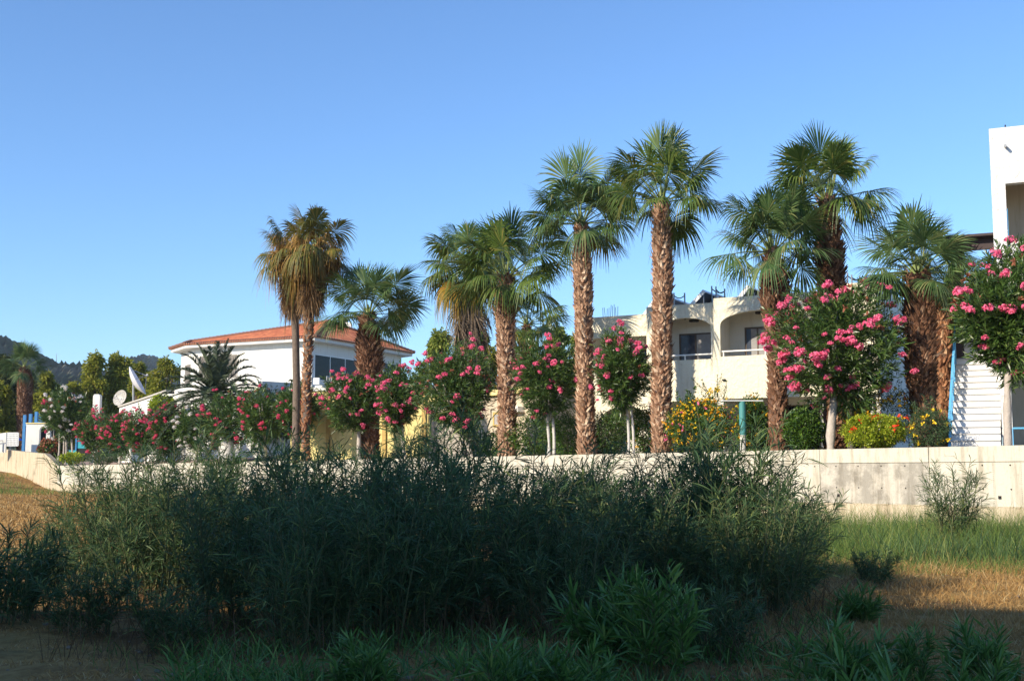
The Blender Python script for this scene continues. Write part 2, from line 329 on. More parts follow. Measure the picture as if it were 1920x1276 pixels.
# terrace: strips parallel to the wall, from the wall back
ss = np.linspace(-60, 260, 161); dd = np.concatenate([np.linspace(.28, 20, 24), np.linspace(24, 120, 18)])
S_, D_ = np.meshgrid(ss, dd); PX = WA[0]+WD[0]*S_+WN[0]*D_; PY = WA[1]+WD[1]*S_+WN[1]*D_
V = np.stack([PX, PY, terr_z(PX, PY)], -1).reshape(-1, 3); ns = len(ss)
i, j = np.meshgrid(np.arange(len(dd)-1), np.arange(ns-1), indexing='ij'); F = np.stack([i*ns+j+1, i*ns+j, (i+1)*ns+j, (i+1)*ns+j+1], -1).reshape(-1, 4)
setting('terrace', V, F, M_TERR)
# paved path on the terrace at the far left
mb = MB(); t = np.linspace(SEND-30, SEND+30, 61)
for a in (3.0, 6.5):
    P = WA+WD*t[:, None]+WN*a; mb.v.append(np.column_stack([P, terr_z(P[:, 0], P[:, 1])+.03]))
mb.n = 122; k = np.arange(60); mb.f.append((np.stack([k+1, k, k+61, k+62], -1), 0)); o = mb.build('path', M_PAVE); o['kind'] = 'structure'

# hills far behind
def hill(name, prof, Y, depth, seed):
    rng = np.random.default_rng(seed); xs = np.arange(prof[0][0], prof[-1][0]+1, 2.0)
    ys = np.interp(xs, [p[0] for p in prof], [p[1] for p in prof]); ys = ys+np.convolve(rng.normal(size=len(xs)+6), np.ones(4)/4, 'same')[3:-3]*1.5
    mb = MB(); rows = 26; V = []
    nz = rng.normal(size=(rows, len(xs)))
    for r in range(rows):
        t = r/(rows-1); hh = math.sin(t*math.pi/2)
        for k, (x, y) in enumerate(zip(xs, ys)):
            p = at(x, y, Y); z = p[2]*hh+nz[r, k]*1.6*(t < 1)*(t > 0); V.append((p[0]*(1-(1-t)*.12), Y-depth*(1-t), max(0, z)))
    for k, x in enumerate(xs): p = at(x, 900, Y); V.append((p[0], Y+depth, -5))
    n_ = len(xs); rows += 1; i, j = np.meshgrid(np.arange(rows-1), np.arange(n_-1), indexing='ij')
    mb.add(np.array(V), np.stack([i*n_+j, i*n_+j+1, (i+1)*n_+j+1, (i+1)*n_+j], -1).reshape(-1, 4)); o = mb.build(name, M_HILL, smooth=False); o['kind'] = 'structure'; return o
hill('hills', [(-420, 600), (-200, 615), (-60, 632), (0, 640), (22, 638), (60, 655), (85, 668), (112, 682), (150, 690), (200, 700), (260, 720), (330, 760)], 900, 260, 3)
hill('hill', [(180, 760), (215, 715), (240, 692), (262, 676), (290, 668), (315, 680), (345, 700), (420, 725), (560, 760)], 1500, 400, 5)
p = at(105, 690, 890); mb = MB(); mb.tube([p-np.array([0, 0, 6]), p+np.array([0, 0, 11])], [.5, .12], 6); tag(mb.build('radio_mast', M_GREY), 'thin grey radio mast standing on the far hill ridge', 'mast')
m = bpy.data.materials.new('haze_air'); m.use_nodes = True; n = m.node_tree.nodes; n.remove(n['Principled BSDF']); pv_ = n.new('ShaderNodeVolumePrincipled')
pv_.inputs['Color'].default_value = (.72, .84, 1, 1); pv_.inputs['Density'].default_value = .0001; m.node_tree.links.new(pv_.outputs[0], n['Material Output'].inputs['Volume'])
mb = MB(); mb.box(-3100, 3100, -260, 2000, -12, 165); hz = mb.build('haze', m); hz['kind'] = 'stuff'

# ================================================================== STRUCTURES
# ---- long concrete wall (local frame: x along the wall to the right, y away from the camera side)
wang = math.atan2(-WD[1], -WD[0])
wall = thing('retaining_wall', 'long pale cast concrete retaining wall between the dry field and the raised garden', 'wall', (WA[0], WA[1], 0), wang)
X0, X1 = -SEND, 14.0; T0 = WTOP; JT = T0-.42; LED = T0-1.60
mb = MB(); rng = np.random.default_rng(4)
joints = [X0]
def wx(px):                      # local x on the wall for a pixel column
    p = wall_at(px); return -((p-WA) @ WD)
jx = [wx(300), wx(560), wx(780), wx(950), wx(1130), wx(1310), wx(1534), wx(1738), wx(1960), X1]
xa = X0
for b_ in jx:
    mb.box(xa+.013, b_-.013, 0, .3, LED, JT-.014); mb.box(xa+.012, b_-.012, -.012+.006*rng.random(), .3, JT+.006, T0)
    xa = b_
mb.box(X0, X1, .03, .29, LED-.02, T0-.03)
mb.build('upper_wall', M_CONC, wall)
mb = MB(); mb.box(jx[6]+.02, jx[7]-.02, -.006, .2, LED+.01, JT-.012); mb.build('stained_panel', M_CONCS, wall)
mb = MB(); mb.box(X0, X1, -.045, .3, -.6, LED-.006)
for x in np.arange(X0+1, X1, .35): mb.box(x, x+.25*rng.random()+.06, -.05-.02*rng.random(), .1, LED-.03, LED+.012*rng.random())
mb.build('wall_footing', M_CONCT, wall)
mb = MB()
for x in np.arange(wx(700), X1, .82):
    for z in (JT-.09, JT-.72):
        if rng.random() < .8: mb.box(x-.016, x+.016, -.02, .02, z-.016, z+.016)
    if rng.random() < .6:
        for z in np.arange(LED+.08, JT-.02, .055): mb.box(x+.3, x+.311, -.004, .02, z, z+.016)
for px, py in ((1568, 928), (1783, 937), (1868, 932)):
    x = wx(px); z = zat(py, wall_at(px)[1]); mb.box(x-.04, x+.04, -.03, .02, z-.04, z+.04)
mb.build('tie_hole', M_DARK, wall); wall.children[-1]['kind'] = 'stuff'
# ---- return wall at the far left, its top sloping down to the long wall's end
c0 = wall_at(113); mb = MB()
pts = [(113, 878, 927), (100, 864, 924), (84, 850, 920), (62, 848, 914), (40, 846, 908), (0, 841, 893), (-60, 836, 890), (-200, 832, 890)]
Yk = [c0[1], c0[1]+1, c0[1]+2.5, c0[1]+5, c0[1]+7, c0[1]+12, c0[1]+19, c0[1]+34]
Vt = []
for (px, a, b_), Y in zip(pts, Yk):
    t_ = at(px, a, Y); Vt += [(t_[0], Y, -.5), (t_[0], Y, t_[2]), (t_[0]+.1, Y+.9, t_[2]+.02), (t_[0]+.1, Y+.9, -.5)]
n = len(pts); F = []
for k in range(n-1):
    a = 4*k; b_ = a+4; F += [[a, a+1, b_+1, b_], [a+1, a+2, b_+2, b_+1], [a+2, a+3, b_+3, b_+2]]
F += [[3, 2, 1, 0], [4*n-4, 4*n-3, 4*n-2, 4*n-1]]; mb.add(Vt, F)
tag(mb.build('return_wall', M_CONCT), 'stained concrete wall at the far left with a sloping end beside the low round bush', 'wall')

def window(par, x0, x1, z0, z1, y, panes=2, frame=M_FRAMED, glass=M_GLASSB, curtain=False, fw=.05, sill=False, recess=.0, name='window'):
    """window set on plane y (facing -y)"""
    mb = MB(); mb.box(x0, x1, y-.05, y, z0, z0+fw); mb.box(x0, x1, y-.05, y, z1-fw, z1); w = (x1-x0)/panes
    for k in range(panes+1):
        xx = x0+k*w; a = xx-fw*(0 if k == 0 else (1 if k == panes else .5)); mb.box(a, a+fw, y-.047, y, z0+fw, z1-fw)
    f = mb.build(name, frame, par)
    mb = MB()
    mb.box(x0+fw*.5, x1-fw*.5, y-.02, y-.003, z0+fw*.5, z1-fw*.5); mb.build('glass', glass, f)
    if curtain:
        mb = MB(); n = 20; xa, xb = (x0+w+fw*.6, x1-fw*1.1) if curtain == 1 else (x0+fw*1.1+w*.35, x1-fw*1.1)
        xs = np.linspace(xa, xb, n*2+1); V = []
        for k, x in enumerate(xs): V += [(x, y-.022-.012*(k % 2), z0+fw), (x, y-.022-.012*(k % 2), z1-fw)]
        mb.add(V, np.array([[2*k, 2*k+2, 2*k+3, 2*k+1] for k in range(2*n)])); mb.build('curtain', M_CURT, f)
        mb = MB(); zc = z0+(z1-z0)*.52; mb.box((xa+xb)/2-.12, (xa+xb)/2+.12, y-.042, y-.037, zc-.02, zc+.02); mb.build('sticker', M_RED, f)
    return f

# ---- cream hotel with stepped balconies
H = Frame(1345, 700, 51, -28)
hot = thing('hotel_building', 'cream rough-stucco two-storey hotel with arched balconies and solar collectors on its flat roof', 'building', (*H.o[:2], 0), H.a)
HB = 2.0
def unit_front(x0, x1, y, ztop, zsp, zap, zrail, zpar, ox0, ox1, wall_left=True):
    """balcony bay: ox0..ox1 opening, spring zsp, apex zap (arch), rail, parapet bottom zpar"""
    n = 22; arc = [(ox1-(ox1-ox0)*(.5-.5*math.cos(math.pi*k/n)), zsp+(zap-zsp)*math.sin(math.pi*k/n)**.8) for k in range(n+1)]
    poly = [(x0, zrail), (ox0, zrail)] + arc[::-1] + [(ox1, zrail), (x1, zrail), (x1, ztop), (x0, ztop)]
    mb = MB(); mb.prism(poly, y, y+.25); mb.box(x0, x1, y, y+.25, zpar, zrail-.001)
    return mb
def bay(name_lab, x0, x1, y, ztop, opening, zsp, zap, zrail, zpar, win, cur, depth=1.5, arch=True):
    ox0, ox1 = opening
    if arch: mb = unit_front(x0, x1, y, ztop, zsp, zap, zrail, zpar, ox0, ox1)
    else:
        mb = MB(); mb.prism([(x0, zrail), (ox0, zrail), (ox0, zap), (ox1, zap), (ox1, zrail), (x1, zrail), (x1, ztop), (x0, ztop)], y, y+.25); mb.box(x0, x1, y, y+.25, zpar, zrail-.001)
    mb.build('wall', M_CREAM, hot)
    mb = MB(); mb.box(x0+.05, x1-.05, y+.251, y+depth, zpar+.05, zpar+.25)            # slab
    mb.box(x0+.05, x1-.05, y+.251, y+depth, zap+.12, zap+.3)                           # balcony ceiling
    mb.box(x0+.0, x0+.22, y+.252, y+depth, zpar+.26, zap+.11); mb.box(x1-.22, x1-.001, y+.252, y+depth, zpar+.26, zap+.11)
    mb.box(x0, x1, y+depth+.001, y+depth+.25, zpar-.0, ztop-.3); mb.build('balcony', M_CREAMI, hot)
    mb = MB(); mb.tube([(ox0, y+.1, zrail+.22), (ox1, y+.1, zrail+.22)], .035, 8)
    mb.tube([((ox0+ox1)/2, y+.1, zrail), ((ox0+ox1)/2, y+.1, zrail+.2)], .03, 6); mb.tube([(ox0+.1, y+.1, zrail), (ox0+.1, y+.1, zrail+.2)], .03, 6)
    mb.build('balcony_rail', M_RAIL, hot)
    if win: window(hot, win[0], win[1], zpar+.27, win[2], y+depth, 2, M_FRAMED, M_GLASSB, cur, .07, name='balcony_door')
yU = {1: 1.6, 2: .75, 3: 0, 4: -.7}
def Z(py, px, y): x = H.x(px, y, 5); return H.z(py, x, y)
xu1a, xu1b = H.x(1105, 1.6), H.x(1215, 1.6); xu2a, xu2b = H.x(1215, .75), H.x(1342, .75); xu3a, xu3b = H.x(1342, 0), H.x(1543, 0); xu4a, xu4b = H.x(1543, -.7), H.x(1651, -.7)
zt = Z(559, 1345, 0); zp = Z(748, 1342, 0); zr = Z(674, 1300, .75)
xu1a -= .1
bay('u1', xu1a, xu2a, 1.6, zt-.25, (xu1a+.3, xu2a-.0-.35), 0, Z(632, 1160, 1.6), zr, zp, (xu2a-1.35, xu2a-.5, Z(655, 1200, 3)), 1, arch=False)
bay('u2', xu2a, xu2b+.0, .75, zt-.06, (xu2a+.45, H.x(1340, .75)-.02), Z(622, 1340, .75), Z(595, 1300, .75), zr, zp, (H.x(1277, 2.25), H.x(1339, 2.25), Z(625, 1300, 2.25)), 1)
bay('u3', xu3a, xu3b, 0, zt, (H.x(1354, 0), xu3b-.4), Z(612, 1354, 0), Z(580, 1431, 0), zr, zp, (H.x(1401, 1.5), H.x(1450, 1.5), Z(613, 1420, 1.5)), 2)
bay('u4', xu4a, xu4b, -.7, zt+.12, (xu4a+.4, xu4b-1.1), Z(600, 1600, -.7), Z(585, 1600, -.7), zr, zp, (xu4a+.8, xu4b-1.4, Z(612, 1600, 1)), 2)
mb = MB()   # body: rear, side, roof slab
mb.box(xu4b-.25, xu4b, -.449, 12, HB-.5, zt+.12); mb.box(xu1a, xu4b-.251, 11.75, 12, HB-.5, zt-.3); mb.box(xu1a, xu1a+.25, 1.86, 11.74, HB-.5, zt-.3)
mb.box(xu1a+.26, xu4b-.26, 3.3, 11.7, zt-.75, zt-.5)
mb.build('wall', M_CREAMI, hot)
mb = MB()   # ground storey: recessed walls and piers below the balconies
for (a, b_, y) in ((xu1a, xu2a, 1.6), (xu2a, xu2b, .75), (xu3a, xu3b, 0), (xu4a, xu4b, -.7)):
    mb.box(a, b_-.001, y+1.7, y+1.9, HB-.5, zp-.001); mb.box(a+.0, a+.36, y+.03, y+1.69, HB-.5, zp-.002); 
mb.box(xu4b-.36, xu4b-.26, -.66, 1, HB-.5, zp-.002)
mb.build('wall', M_CREAMI, hot)
for (a, b_, y) in ((xu2a, xu2b, .75), (xu3a, xu3b, 0), (xu4a, xu4b, -.7)): window(hot, a+.8, b_-.5, HB+.2, zp-.25, y+1.7, 2, M_FRAMED, M_GLASS)
n = 20; xa, xb = xu1a+.5, xu2a-.1; zA = Z(746, 1160, 1.6); zS = Z(800, 1160, 1.6)
mb = MB(); mb.prism([(xu1a, HB-.4), (xa, HB-.4), (xa, zS)]+[(xa+(xb-xa)*(.5-.5*math.cos(math.pi*k/n)), zS+(zp-.08-zS)*math.sin(math.pi*k/n)) for k in range(1, n)]+[(xb, zS), (xb, HB-.4), (xu2a-.002, HB-.4), (xu2a-.002, zp-.003), (xu1a, zp-.003)], 1.6, 1.8); mb.build('wall', M_CREAM, hot)
for (px, y, py) in ((1305, 1.4, 601), (1431, .7, 586)):
    x = H.x(px, y); z = H.z(py, x, y); mb = MB(); mb.prism([(x+.22*math.cos(a), y+.22*math.sin(a)) for a in np.linspace(0, 2*math.pi, 17)[:-1]], z-.04, z+.04, axis='z'); mb.build('ceiling_lamp', M_DARK, hot)
mb = MB(); x = H.x(1360, 0); z = Z(712, 1360, 0); mb.box(x-.07, x+.07, -.1, -.002, z-.03, z+.03); mb.build('wall_outlet', M_DARK, hot)
# side wall details: louvred shutter, cable
mb = MB(); zz = H.z(650, xu4b, 3); mb.box(xu4b, xu4b+.05, 2.2, 3.6, zz, zz+1.0, 0)
for k in range(9): mb.box(xu4b+.05, xu4b+.08, 2.25, 3.55, zz+.06+k*.1, zz+.12+k*.1)
mb.build('shutter', M_SHUT, hot)
mb = MB(); mb.tube([(xu4b+.02, 5.2, HB), (xu4b+.02, 5.2, zt)], .03, 6); mb.build('drainpipe', M_GREY, hot)
mb = MB(); rng = np.random.default_rng(8)
for (a, b_, y) in ((H.x(1132, 1.7), H.x(1160, 1.7), 1.72), (xu4b-1.0, xu4b-.1, 6)):
    for x in np.linspace(a, b_, 9): mb = MB(); mb.tube([(x, y+rng.random()*.1, zt-.3), (x+.02*rng.normal(), y+.05, zt+.12+.22*rng.random())], .012, 4); mb.build('rebar_end', M_DARK, hot)
# solar collectors (each lifts off the roof)
def collector(px, py, pxt, pyt, lab, y):
    x0 = H.x(px, y, 8.5); z0 = H.z(py, x0, y); x1 = H.x(pxt, y, 9); z1 = H.z(pyt, x1, y)
    z0 = zt-.35
    t = thing('solar_collector', lab, 'solar panel', H.world(x0, y, z0), H.a, 'solar collectors on the hotel roof')
    L = x1-x0; h = z1-z0; d = math.hypot(L, h); ux, uz = L/d, h/d; nx, nz = -uz, ux
    def sl(y0, y1, a, b_, c_, d_): # slab along slope
        P = [(ux*a+nx*c_, uz*a+nz*c_), (ux*b_+nx*c_, uz*b_+nz*c_), (ux*b_+nx*d_, uz*b_+nz*d_), (ux*a+nx*d_, uz*a+nz*d_)]; return P, y0, y1
    mb = MB()
    for y0 in (0, 1.6): mb.prism(*sl(y0+.03, y0+1.55, .03, d-.03, -.05, .02))
    mb.build('panel', M_PANEL, t)
    mb = MB()
    for y0 in (0, 1.59, 3.18): mb.prism(*sl(y0-.03, y0+.03, 0, d, -.11, .05))
    mb.prism(*sl(.03, 3.15, d-.03, d, -.11, .05)); mb.build('frame', M_RAIL, t)
    for yy in (.1, 3.0): mb = MB(); mb.tube([(L-.05, yy, 0), (L-.05, yy, h-.08)], .025, 6); mb.build('support', M_GREY, t)
for k, (a, b_, c_, d_, y, lab) in enumerate(((1200, 580, 1226, 564, 2.6, 'tilted dark solar collector just left of the tall double-lit palm trunk over the hotel roof'), (1232, 572, 1262, 558, 2.2, 'tilted solar collector just right of the tall palm trunk on the hotel roof'),
     (1282, 568, 1320, 544, 1.2, 'large tilted solar collector with white edge above the left arched balcony'), (1322, 568, 1346, 551, 2.6, 'small tilted collector overlapped by the pole between the two big collectors'), (1368, 558, 1404, 535, .8, 'tilted solar collector with white edge above the right arched balcony'), (1405, 556, 1440, 541, 1.8, 'rightmost tilted collector, partly behind the shaggy palm trunk'))):
    collector(a, b_, c_, d_, lab, y)
pr = thing('roof_pipework', 'thin metal posts and sagging black pipes standing on the hotel roof among the collectors', 'pipes', H.world(0, 0, 0), H.a)
posts = [(1264, 549), (1284, 549), (1335, 536), (1343, 537), (1359, 541), (1414, 528), (1497, 514), (1504, 520), (1512, 518), (1590, 511), (1598, 515), (1613, 517), (1643, 523)]; tips = []
for px, py in posts:
    y = 1.9; x = H.x(px, y, 9); z = H.z(py, x, y); mb = MB(); mb.tube([(x, y, zt-.6), (x, y, z)], .035, 6); mb.build('post', M_GREY, pr); tips.append((x, y, z))
mb = MB()
for a, b_ in ((0, 1), (2, 4), (3, 4), (6, 7), (9, 11), (10, 12), (11, 12)):
    A, B = np.array(tips[a]), np.array(tips[b_]); t_ = np.linspace(0, 1, 8)[:, None]; P = A+(B-A)*t_; P[:, 2] -= .12*np.sin(np.pi*t_[:, 0])+.12; mb.tube(P, .025, 5)
mb.build('pipe', M_DARK, pr)

# ---- house with red tiled hip roof
ZE = zat(640, 100)
def gx(px, Y, z): return ((px-CX)/FPX*(Y*cp+(z-CAMH)*sp), Y)
c1 = gx(584, 100, 9); c2 = gx(362, 105.5, 9); c3 = gx(338, 109, 9); c4 = gx(752, 112.4, 9)
house = thing('tiled_roof_house', 'white plastered house with a terracotta hip roof and dark strip windows', 'house', (c1[0], c1[1], 0))
O2 = np.array(c1)
def L2(p): return np.array(p)-O2
back = (L2(c4)+L2(c3)*.9+np.array([0, 5.4])); back2 = L2(c3)+np.array([2.7, 9.5])
base = [L2(c3), L2(c2), L2(c1), L2(c4), back, back2]
mb = MB(); mb.prism([tuple(p) for p in base], HB, ZE+.1, axis='z'); mb.build('wall', M_WHITES, house)
cen = np.mean(base, 0)
def off_poly(P, d):
    out = []; n = len(P)
    for i in range(n):
        a, b_, c_ = P[i-1], P[i], P[(i+1) % n]; e1 = unit(b_-a); e2 = unit(c_-b_); n1 = np.array([e1[1], -e1[0]]); n2 = np.array([e2[1], -e2[0]])
        bis = unit(n1+n2); out.append(b_+bis*d/max(.35, bis @ n1))
    return out
eo = off_poly(base, .84)
mb = MB(); mb.prism([tuple(p) for p in eo], ZE-.02, ZE+.3, axis='z'); mb.build('eaves', M_WHITES, house)
zr_ = ZE+.32; eo2 = off_poly(base, 1.02)
apx = gx(616, 107.5, 12); apz = zat(602, 107.5)
ra = np.array([*L2(apx), apz]); rl = np.array([*(L2(gx(356, 108.5, 11))), max(zr_+.25, zat(640, 108.5))]); 
E3 = [np.array([*p, zr_]) for p in eo2]
roof = thing('roof', None, None); roof.parent = house
def roofplane(P, e0, e1):
    P = np.array(P); u = unit(e1-e0); n = unit(np.cross(u, P[-1]-e0)); n = n if n[2] > 0 else -n; v = np.cross(n, u)
    if v[2] < 0: v = -v
    mb = MB(); k = len(P); th = .09
    mb.add(np.concatenate([P, P-n*th]), [list(range(k)), list(range(2*k-1, k-1, -1))]+[[i, i+k, (i+1) % k+k, (i+1) % k] for i in range(k)])
    return mb.build('roof_plane', M_TILE, roof, uv=lambda W: np.stack([(W-e0) @ u, (W-e0) @ v], -1))
roofplane([E3[1], E3[2], ra, rl], E3[1], E3[2]); roofplane([E3[2], E3[3], ra], E3[2], E3[3]); roofplane([E3[0], E3[1], rl], E3[0], E3[1])
roofplane([E3[3], E3[4], ra], E3[3], E3[4]); roofplane([E3[4], E3[5], rl, ra], E3[4], E3[5]); roofplane([E3[5], E3[0], rl], E3[5], E3[0])
mb = MB(); rng = np.random.default_rng(2)
for a, b_ in ((E3[2], ra), (E3[3], ra), (rl, ra), (E3[1], rl), (E3[0], rl)):
    n = int(np.linalg.norm(b_-a)/.34); 
    for k in range(n):
        p = a+(b_-a)*k/n; q = a+(b_-a)*(k+1.15)/n; mb.tube([p+[0, 0, .05], q+[0, 0, .03]], [.15, .12], 7)
mb.build('ridge', M_TAR, roof)
mb = MB(); rng = np.random.default_rng(3)      # curved tile ends along the front eaves
for a, b_ in ((E3[1], E3[2]), (E3[2], E3[3]), (E3[0], E3[1])):
    n = int(np.linalg.norm(b_-a)/.25)
    for k in range(n): p = a+(b_-a)*(k+.5)/n; dv = unit(np.cross(b_-a, [0, 0, 1])); mb.tube([p-dv*.25+[0, 0, .06], p+dv*.05+[0, 0, -.0]], [.085, .085], 6)
mb.build('eave_tile', M_TAR, roof); roof.children[-1]['kind'] = 'stuff'
q = L2(gx(650, 112, 12)); zc = zat(605, 112)
mb = MB(); mb.box(q[0]-.5, q[0]+.4, q[1]-.4, q[1]+.4, ZE, zc); ch = mb.build('chimney', M_WHITES, roof)
mb = MB(); mb.box(q[0]-.38, q[0]+.05, q[1]-.2, q[1]+.2, zc, zc+.2); mb.prism([(q[0]-.5, zc+.2), (q[0]+.2, zc+.2), (q[0]-.15, zc+.38)], q[1]-.35, q[1]+.35); mb.build('chimney_cap', M_DARK, ch)
# windows on a wall segment p->q (outward normal to the camera side)
def seg_window(par, O, p, q, pxs, pyt, pyb, panes, frame, glass):
    u = unit(q-p); ang = math.atan2(u[1], u[0]); f = Frame.__new__(Frame); f.a = ang; f.d = (math.cos(ang), math.sin(ang)); f.e = (-math.sin(ang), math.cos(ang)); f.o = (O[0]+p[0], O[1]+p[1], 0)
    xa, xb = f.x(pxs[0], 0, 8.5), f.x(pxs[1], 0, 8.5); zt_, zb_ = f.z(pyt, xa, 0), f.z(pyb, xa, 0)
    w = window(par, xa, xb, zb_, zt_, -.004, panes, frame, glass, fw=.07); w.location = (p[0], p[1], 0); w.rotation_euler = (0, 0, ang)
    return w
seg_window(house, O2, L2(c1), L2(c4), (588, 673), 663, 712, 3, M_RAIL, M_GLASS)
seg_window(house, O2, L2(c1), L2(c4), (718, 741), 679, 704, 2, M_RAIL, M_GLASS)
seg_window(house, O2, L2(c2), L2(c1), (372, 445), 667, 712, 2, M_FRAME, M_BLIND)
seg_window(house, O2, L2(c3), L2(c2), (346, 357), 684, 722, 1, M_FRAME, M_BLIND)
for px, y_ in ((498, 76.4), (621, 76)):
    pass
# balcony strip with white rail under the strip windows
u = unit(L2(c4)-L2(c1)); nrm = np.array([u[1], -u[0]])
mb = MB(); P = [L2(c1)+u*.3, L2(c4)-u*.5, L2(c4)-u*.5+nrm*1.3, L2(c1)+u*.3+nrm*1.3]; zb = zat(722, 100)
mb.prism([tuple(p) for p in P[::-1]], zb-.25, zb, axis='z'); mb.build('balcony', M_WHITES, house)
mb = MB()
for k in range(60):
    a = P[3]+(P[2]-P[3])*k/59; mb.box(a[0]-.015, a[0]+.015, a[1]-.015, a[1]+.015, zb, zb+.7)
a, b_ = P[3], P[2]; mb.tube([(*a, zb+.7), (*b_, zb+.7)], .03, 6); mb.build('balcony_rail', M_RAIL, house)
ac = L2(gx(592, 99.2, 5)); mb = MB(); mb.box(ac[0]-.25, ac[0]+.25, ac[1]-.2, ac[1]+.2, zb, zb+.55); mb.build('air_conditioner', M_RAIL, house)

# ---- yellow annex in front of the house
A1 = gx(545, 70.5, 4); A2 = gx(815, 68.0, 4); zy = zat(723, 70)
ann = thing('yellow_annex', 'low pale yellow plastered annex with ochre pilasters in front of the tiled house', 'building', (A1[0], A1[1], 0), math.atan2(A2[1]-A1[1], A2[0]-A1[0]))
LA = math.hypot(A2[0]-A1[0], A2[1]-A1[1])
mb = MB(); mb.box(0, LA, 0, 5, HB-1, zy-.3); mb.build('wall', M_YELW, ann)
mb = MB(); mb.box(-.12, 2.1, -.1, 5.1, zy-.298, zy-.1); mb.box(2.1, LA+.1, -.1, 5.1, zy-.298, zy-.12); mb.build('parapet', M_WHITES, ann)
for px in (618, 723, 796):
    x = LA*(px-545)/270; mb = MB(); mb.box(x-.12, x+.12, -.1, -.002, HB-1, zy-.302); mb.build('pilaster', M_YELD, ann)
mb = MB(); mb.box(.1, .9, -.05, 0, zat(825, 70), zat(803, 70)); mb.build('window', M_DARK, ann)
M_SHADE = plain('grey_beige_door', (.34, .31, .27), .7)  # grey-beige darkened: the shade on the door is put into its colour
# ---- beige low wing right of it
B1 = gx(805, 66.5, 4); B2 = gx(1010, 58, 4)
wg = thing('beige_wing', 'low beige plastered wing with a small framed window behind the palms', 'building', (B1[0], B1[1], 0), math.atan2(B2[1]-B1[1], B2[0]-B1[0]))
LB = math.hypot(B2[0]-B1[0], B2[1]-B1[1]); zw = zat(738, 62)
mb = MB(); mb.box(0, LB, 0, 5, HB-1, zw-.15); mb.build('wall', M_BEIGE, wg)
mb = MB(); mb.box(-.1, LB+.1, -.25, 5.1, zw-.148, zw+.15); mb.build('parapet', M_YELW, wg)
x = LB*.62; window(wg, x, x+.75, zat(800, 61), zat(772, 61), -.003, 1, M_YELD, M_CURT, fw=.12)
mb = MB(); mb.box(.6, 3.6, -.06, -.003, HB, zat(786, 65)); mb.box(.6, .72, -.12, -.06, HB, zat(786, 65)); mb.build('garage_door', M_SHADE, wg)
mb = MB(); mb.box(LB*.8, LB*.8+.9, -.4, -.002, zat(774, 60), zat(764, 60)); mb.build('air_conditioner', M_RAIL, wg)

# ---- white building at the right edge with outside stair
K = Frame(1864, 470, 35.6, -24)
wb = thing('white_building', 'tall white rough-stucco building at the right edge with an open balcony', 'building', (*K.o[:2], 0), K.a)
def KZ(py, px=1870, y=0): return K.z(py, K.x(px, y, 6), y)
ztp = KZ(243, 1860); xo = K.x(1888, 0, 9); zo1 = KZ(345, 1888); zo0 = KZ(462, 1888); HB2 = 1.9
zm1 = KZ(600, 1890); zm0 = KZ(700, 1890)
mb = MB(); w = 9
mb.prism([(0, HB2), (xo-.1, HB2), (xo-.1, zm1), (w, zm1), (w, zo0), (xo, zo0), (xo, zo1), (w, zo1), (w, ztp), (0, ztp)], 0, .3); mb.build('wall', M_WHITE, wb)
mb = MB(); mb.box(0, .25, .301, 9, HB2, ztp-.002); mb.box(.26, w, .301, 9, ztp-1.0, ztp-.7); mb.box(.26, w, .302, 1.8, zo0-1.25, zo0-1.0); mb.box(.26, w, 8.7, 9, HB2, ztp-1.01); mb.build('wall', M_WHITES, wb)
mb = MB(); mb.box(.26, w, 1.9, 2.1, HB2, ztp-1.01); mb.build('wall', M_BEIGE, wb)
mb = MB(); mb.tube([(xo, .1, zo0+.1), (w, .1, zo0+.1)], .045, 8); mb.build('balcony_rail', M_RAIL, wb)
mb = MB(); mb.box(xo+.002, xo+.03, .04, .22, zo0, zo1-.75); mb.build('trim', M_BLUE, wb)
mb = MB(); px_ = K.x(1886, 0, 11); pz = KZ(277, 1886); mb.tube([(px_, -.26, pz-.02), (px_, .05, pz+.01)], .045, 8); mb.build('drain_spout', M_GREY, wb)
mb = MB(); px_ = K.x(1887, 0, 11); mb.tube([(px_, .1, ztp-.02), (px_, .1, ztp+.1)], .02, 5); mb.build('roof_spike', M_DARK, wb)
mb = MB(); xq = K.x(1905, -.4, 3); zq = KZ(803, 1905); mb.tube([(xq-.1, -.3, zq), (xq+4, -.3, zq)], .03, 6)
for k in range(6): mb.tube([(xq-.1+k*.8, -.3, HB2), (xq-.1+k*.8, -.3, zq)], .015, 5)
mb.build('ground_rail', M_BLUE, wb)
st = thing('outside_stair', 'straight white outdoor stair with sky-blue handrail beside the white building', 'staircase', (*K.o[:2], 0), K.a)
z0 = KZ(838, 1830, -.6); xL = K.x(1783, -.6, 2.5); rise, run = .208, .27; N = 27; xR = -.03
ms, ml = MB(), MB()
for k in range(N):
    y = -.6+k*run; z = z0+k*rise
    ms.box(xL, xR-.003*k % .01, y, y+run+.3, z-.5 if k > 2 else z0-.6, z+rise-.035); ml.box(xL-.04, xR, y-.03, y+run+.02, z+rise-.034, z+rise)
yT = -.6+N*run; zT = z0+N*rise
ms.box(xL, xR, yT+.001, yT+2.5, zT-.25, zT)
ms.build('steps', M_STEP, st); ml.build('tread_edge', M_STEPL, st)
mb = MB(); sl_ = rise/run
mb.prism([(0, 0), (1, 0), (1, 1), (0, 1)], 0, 1) if False else None
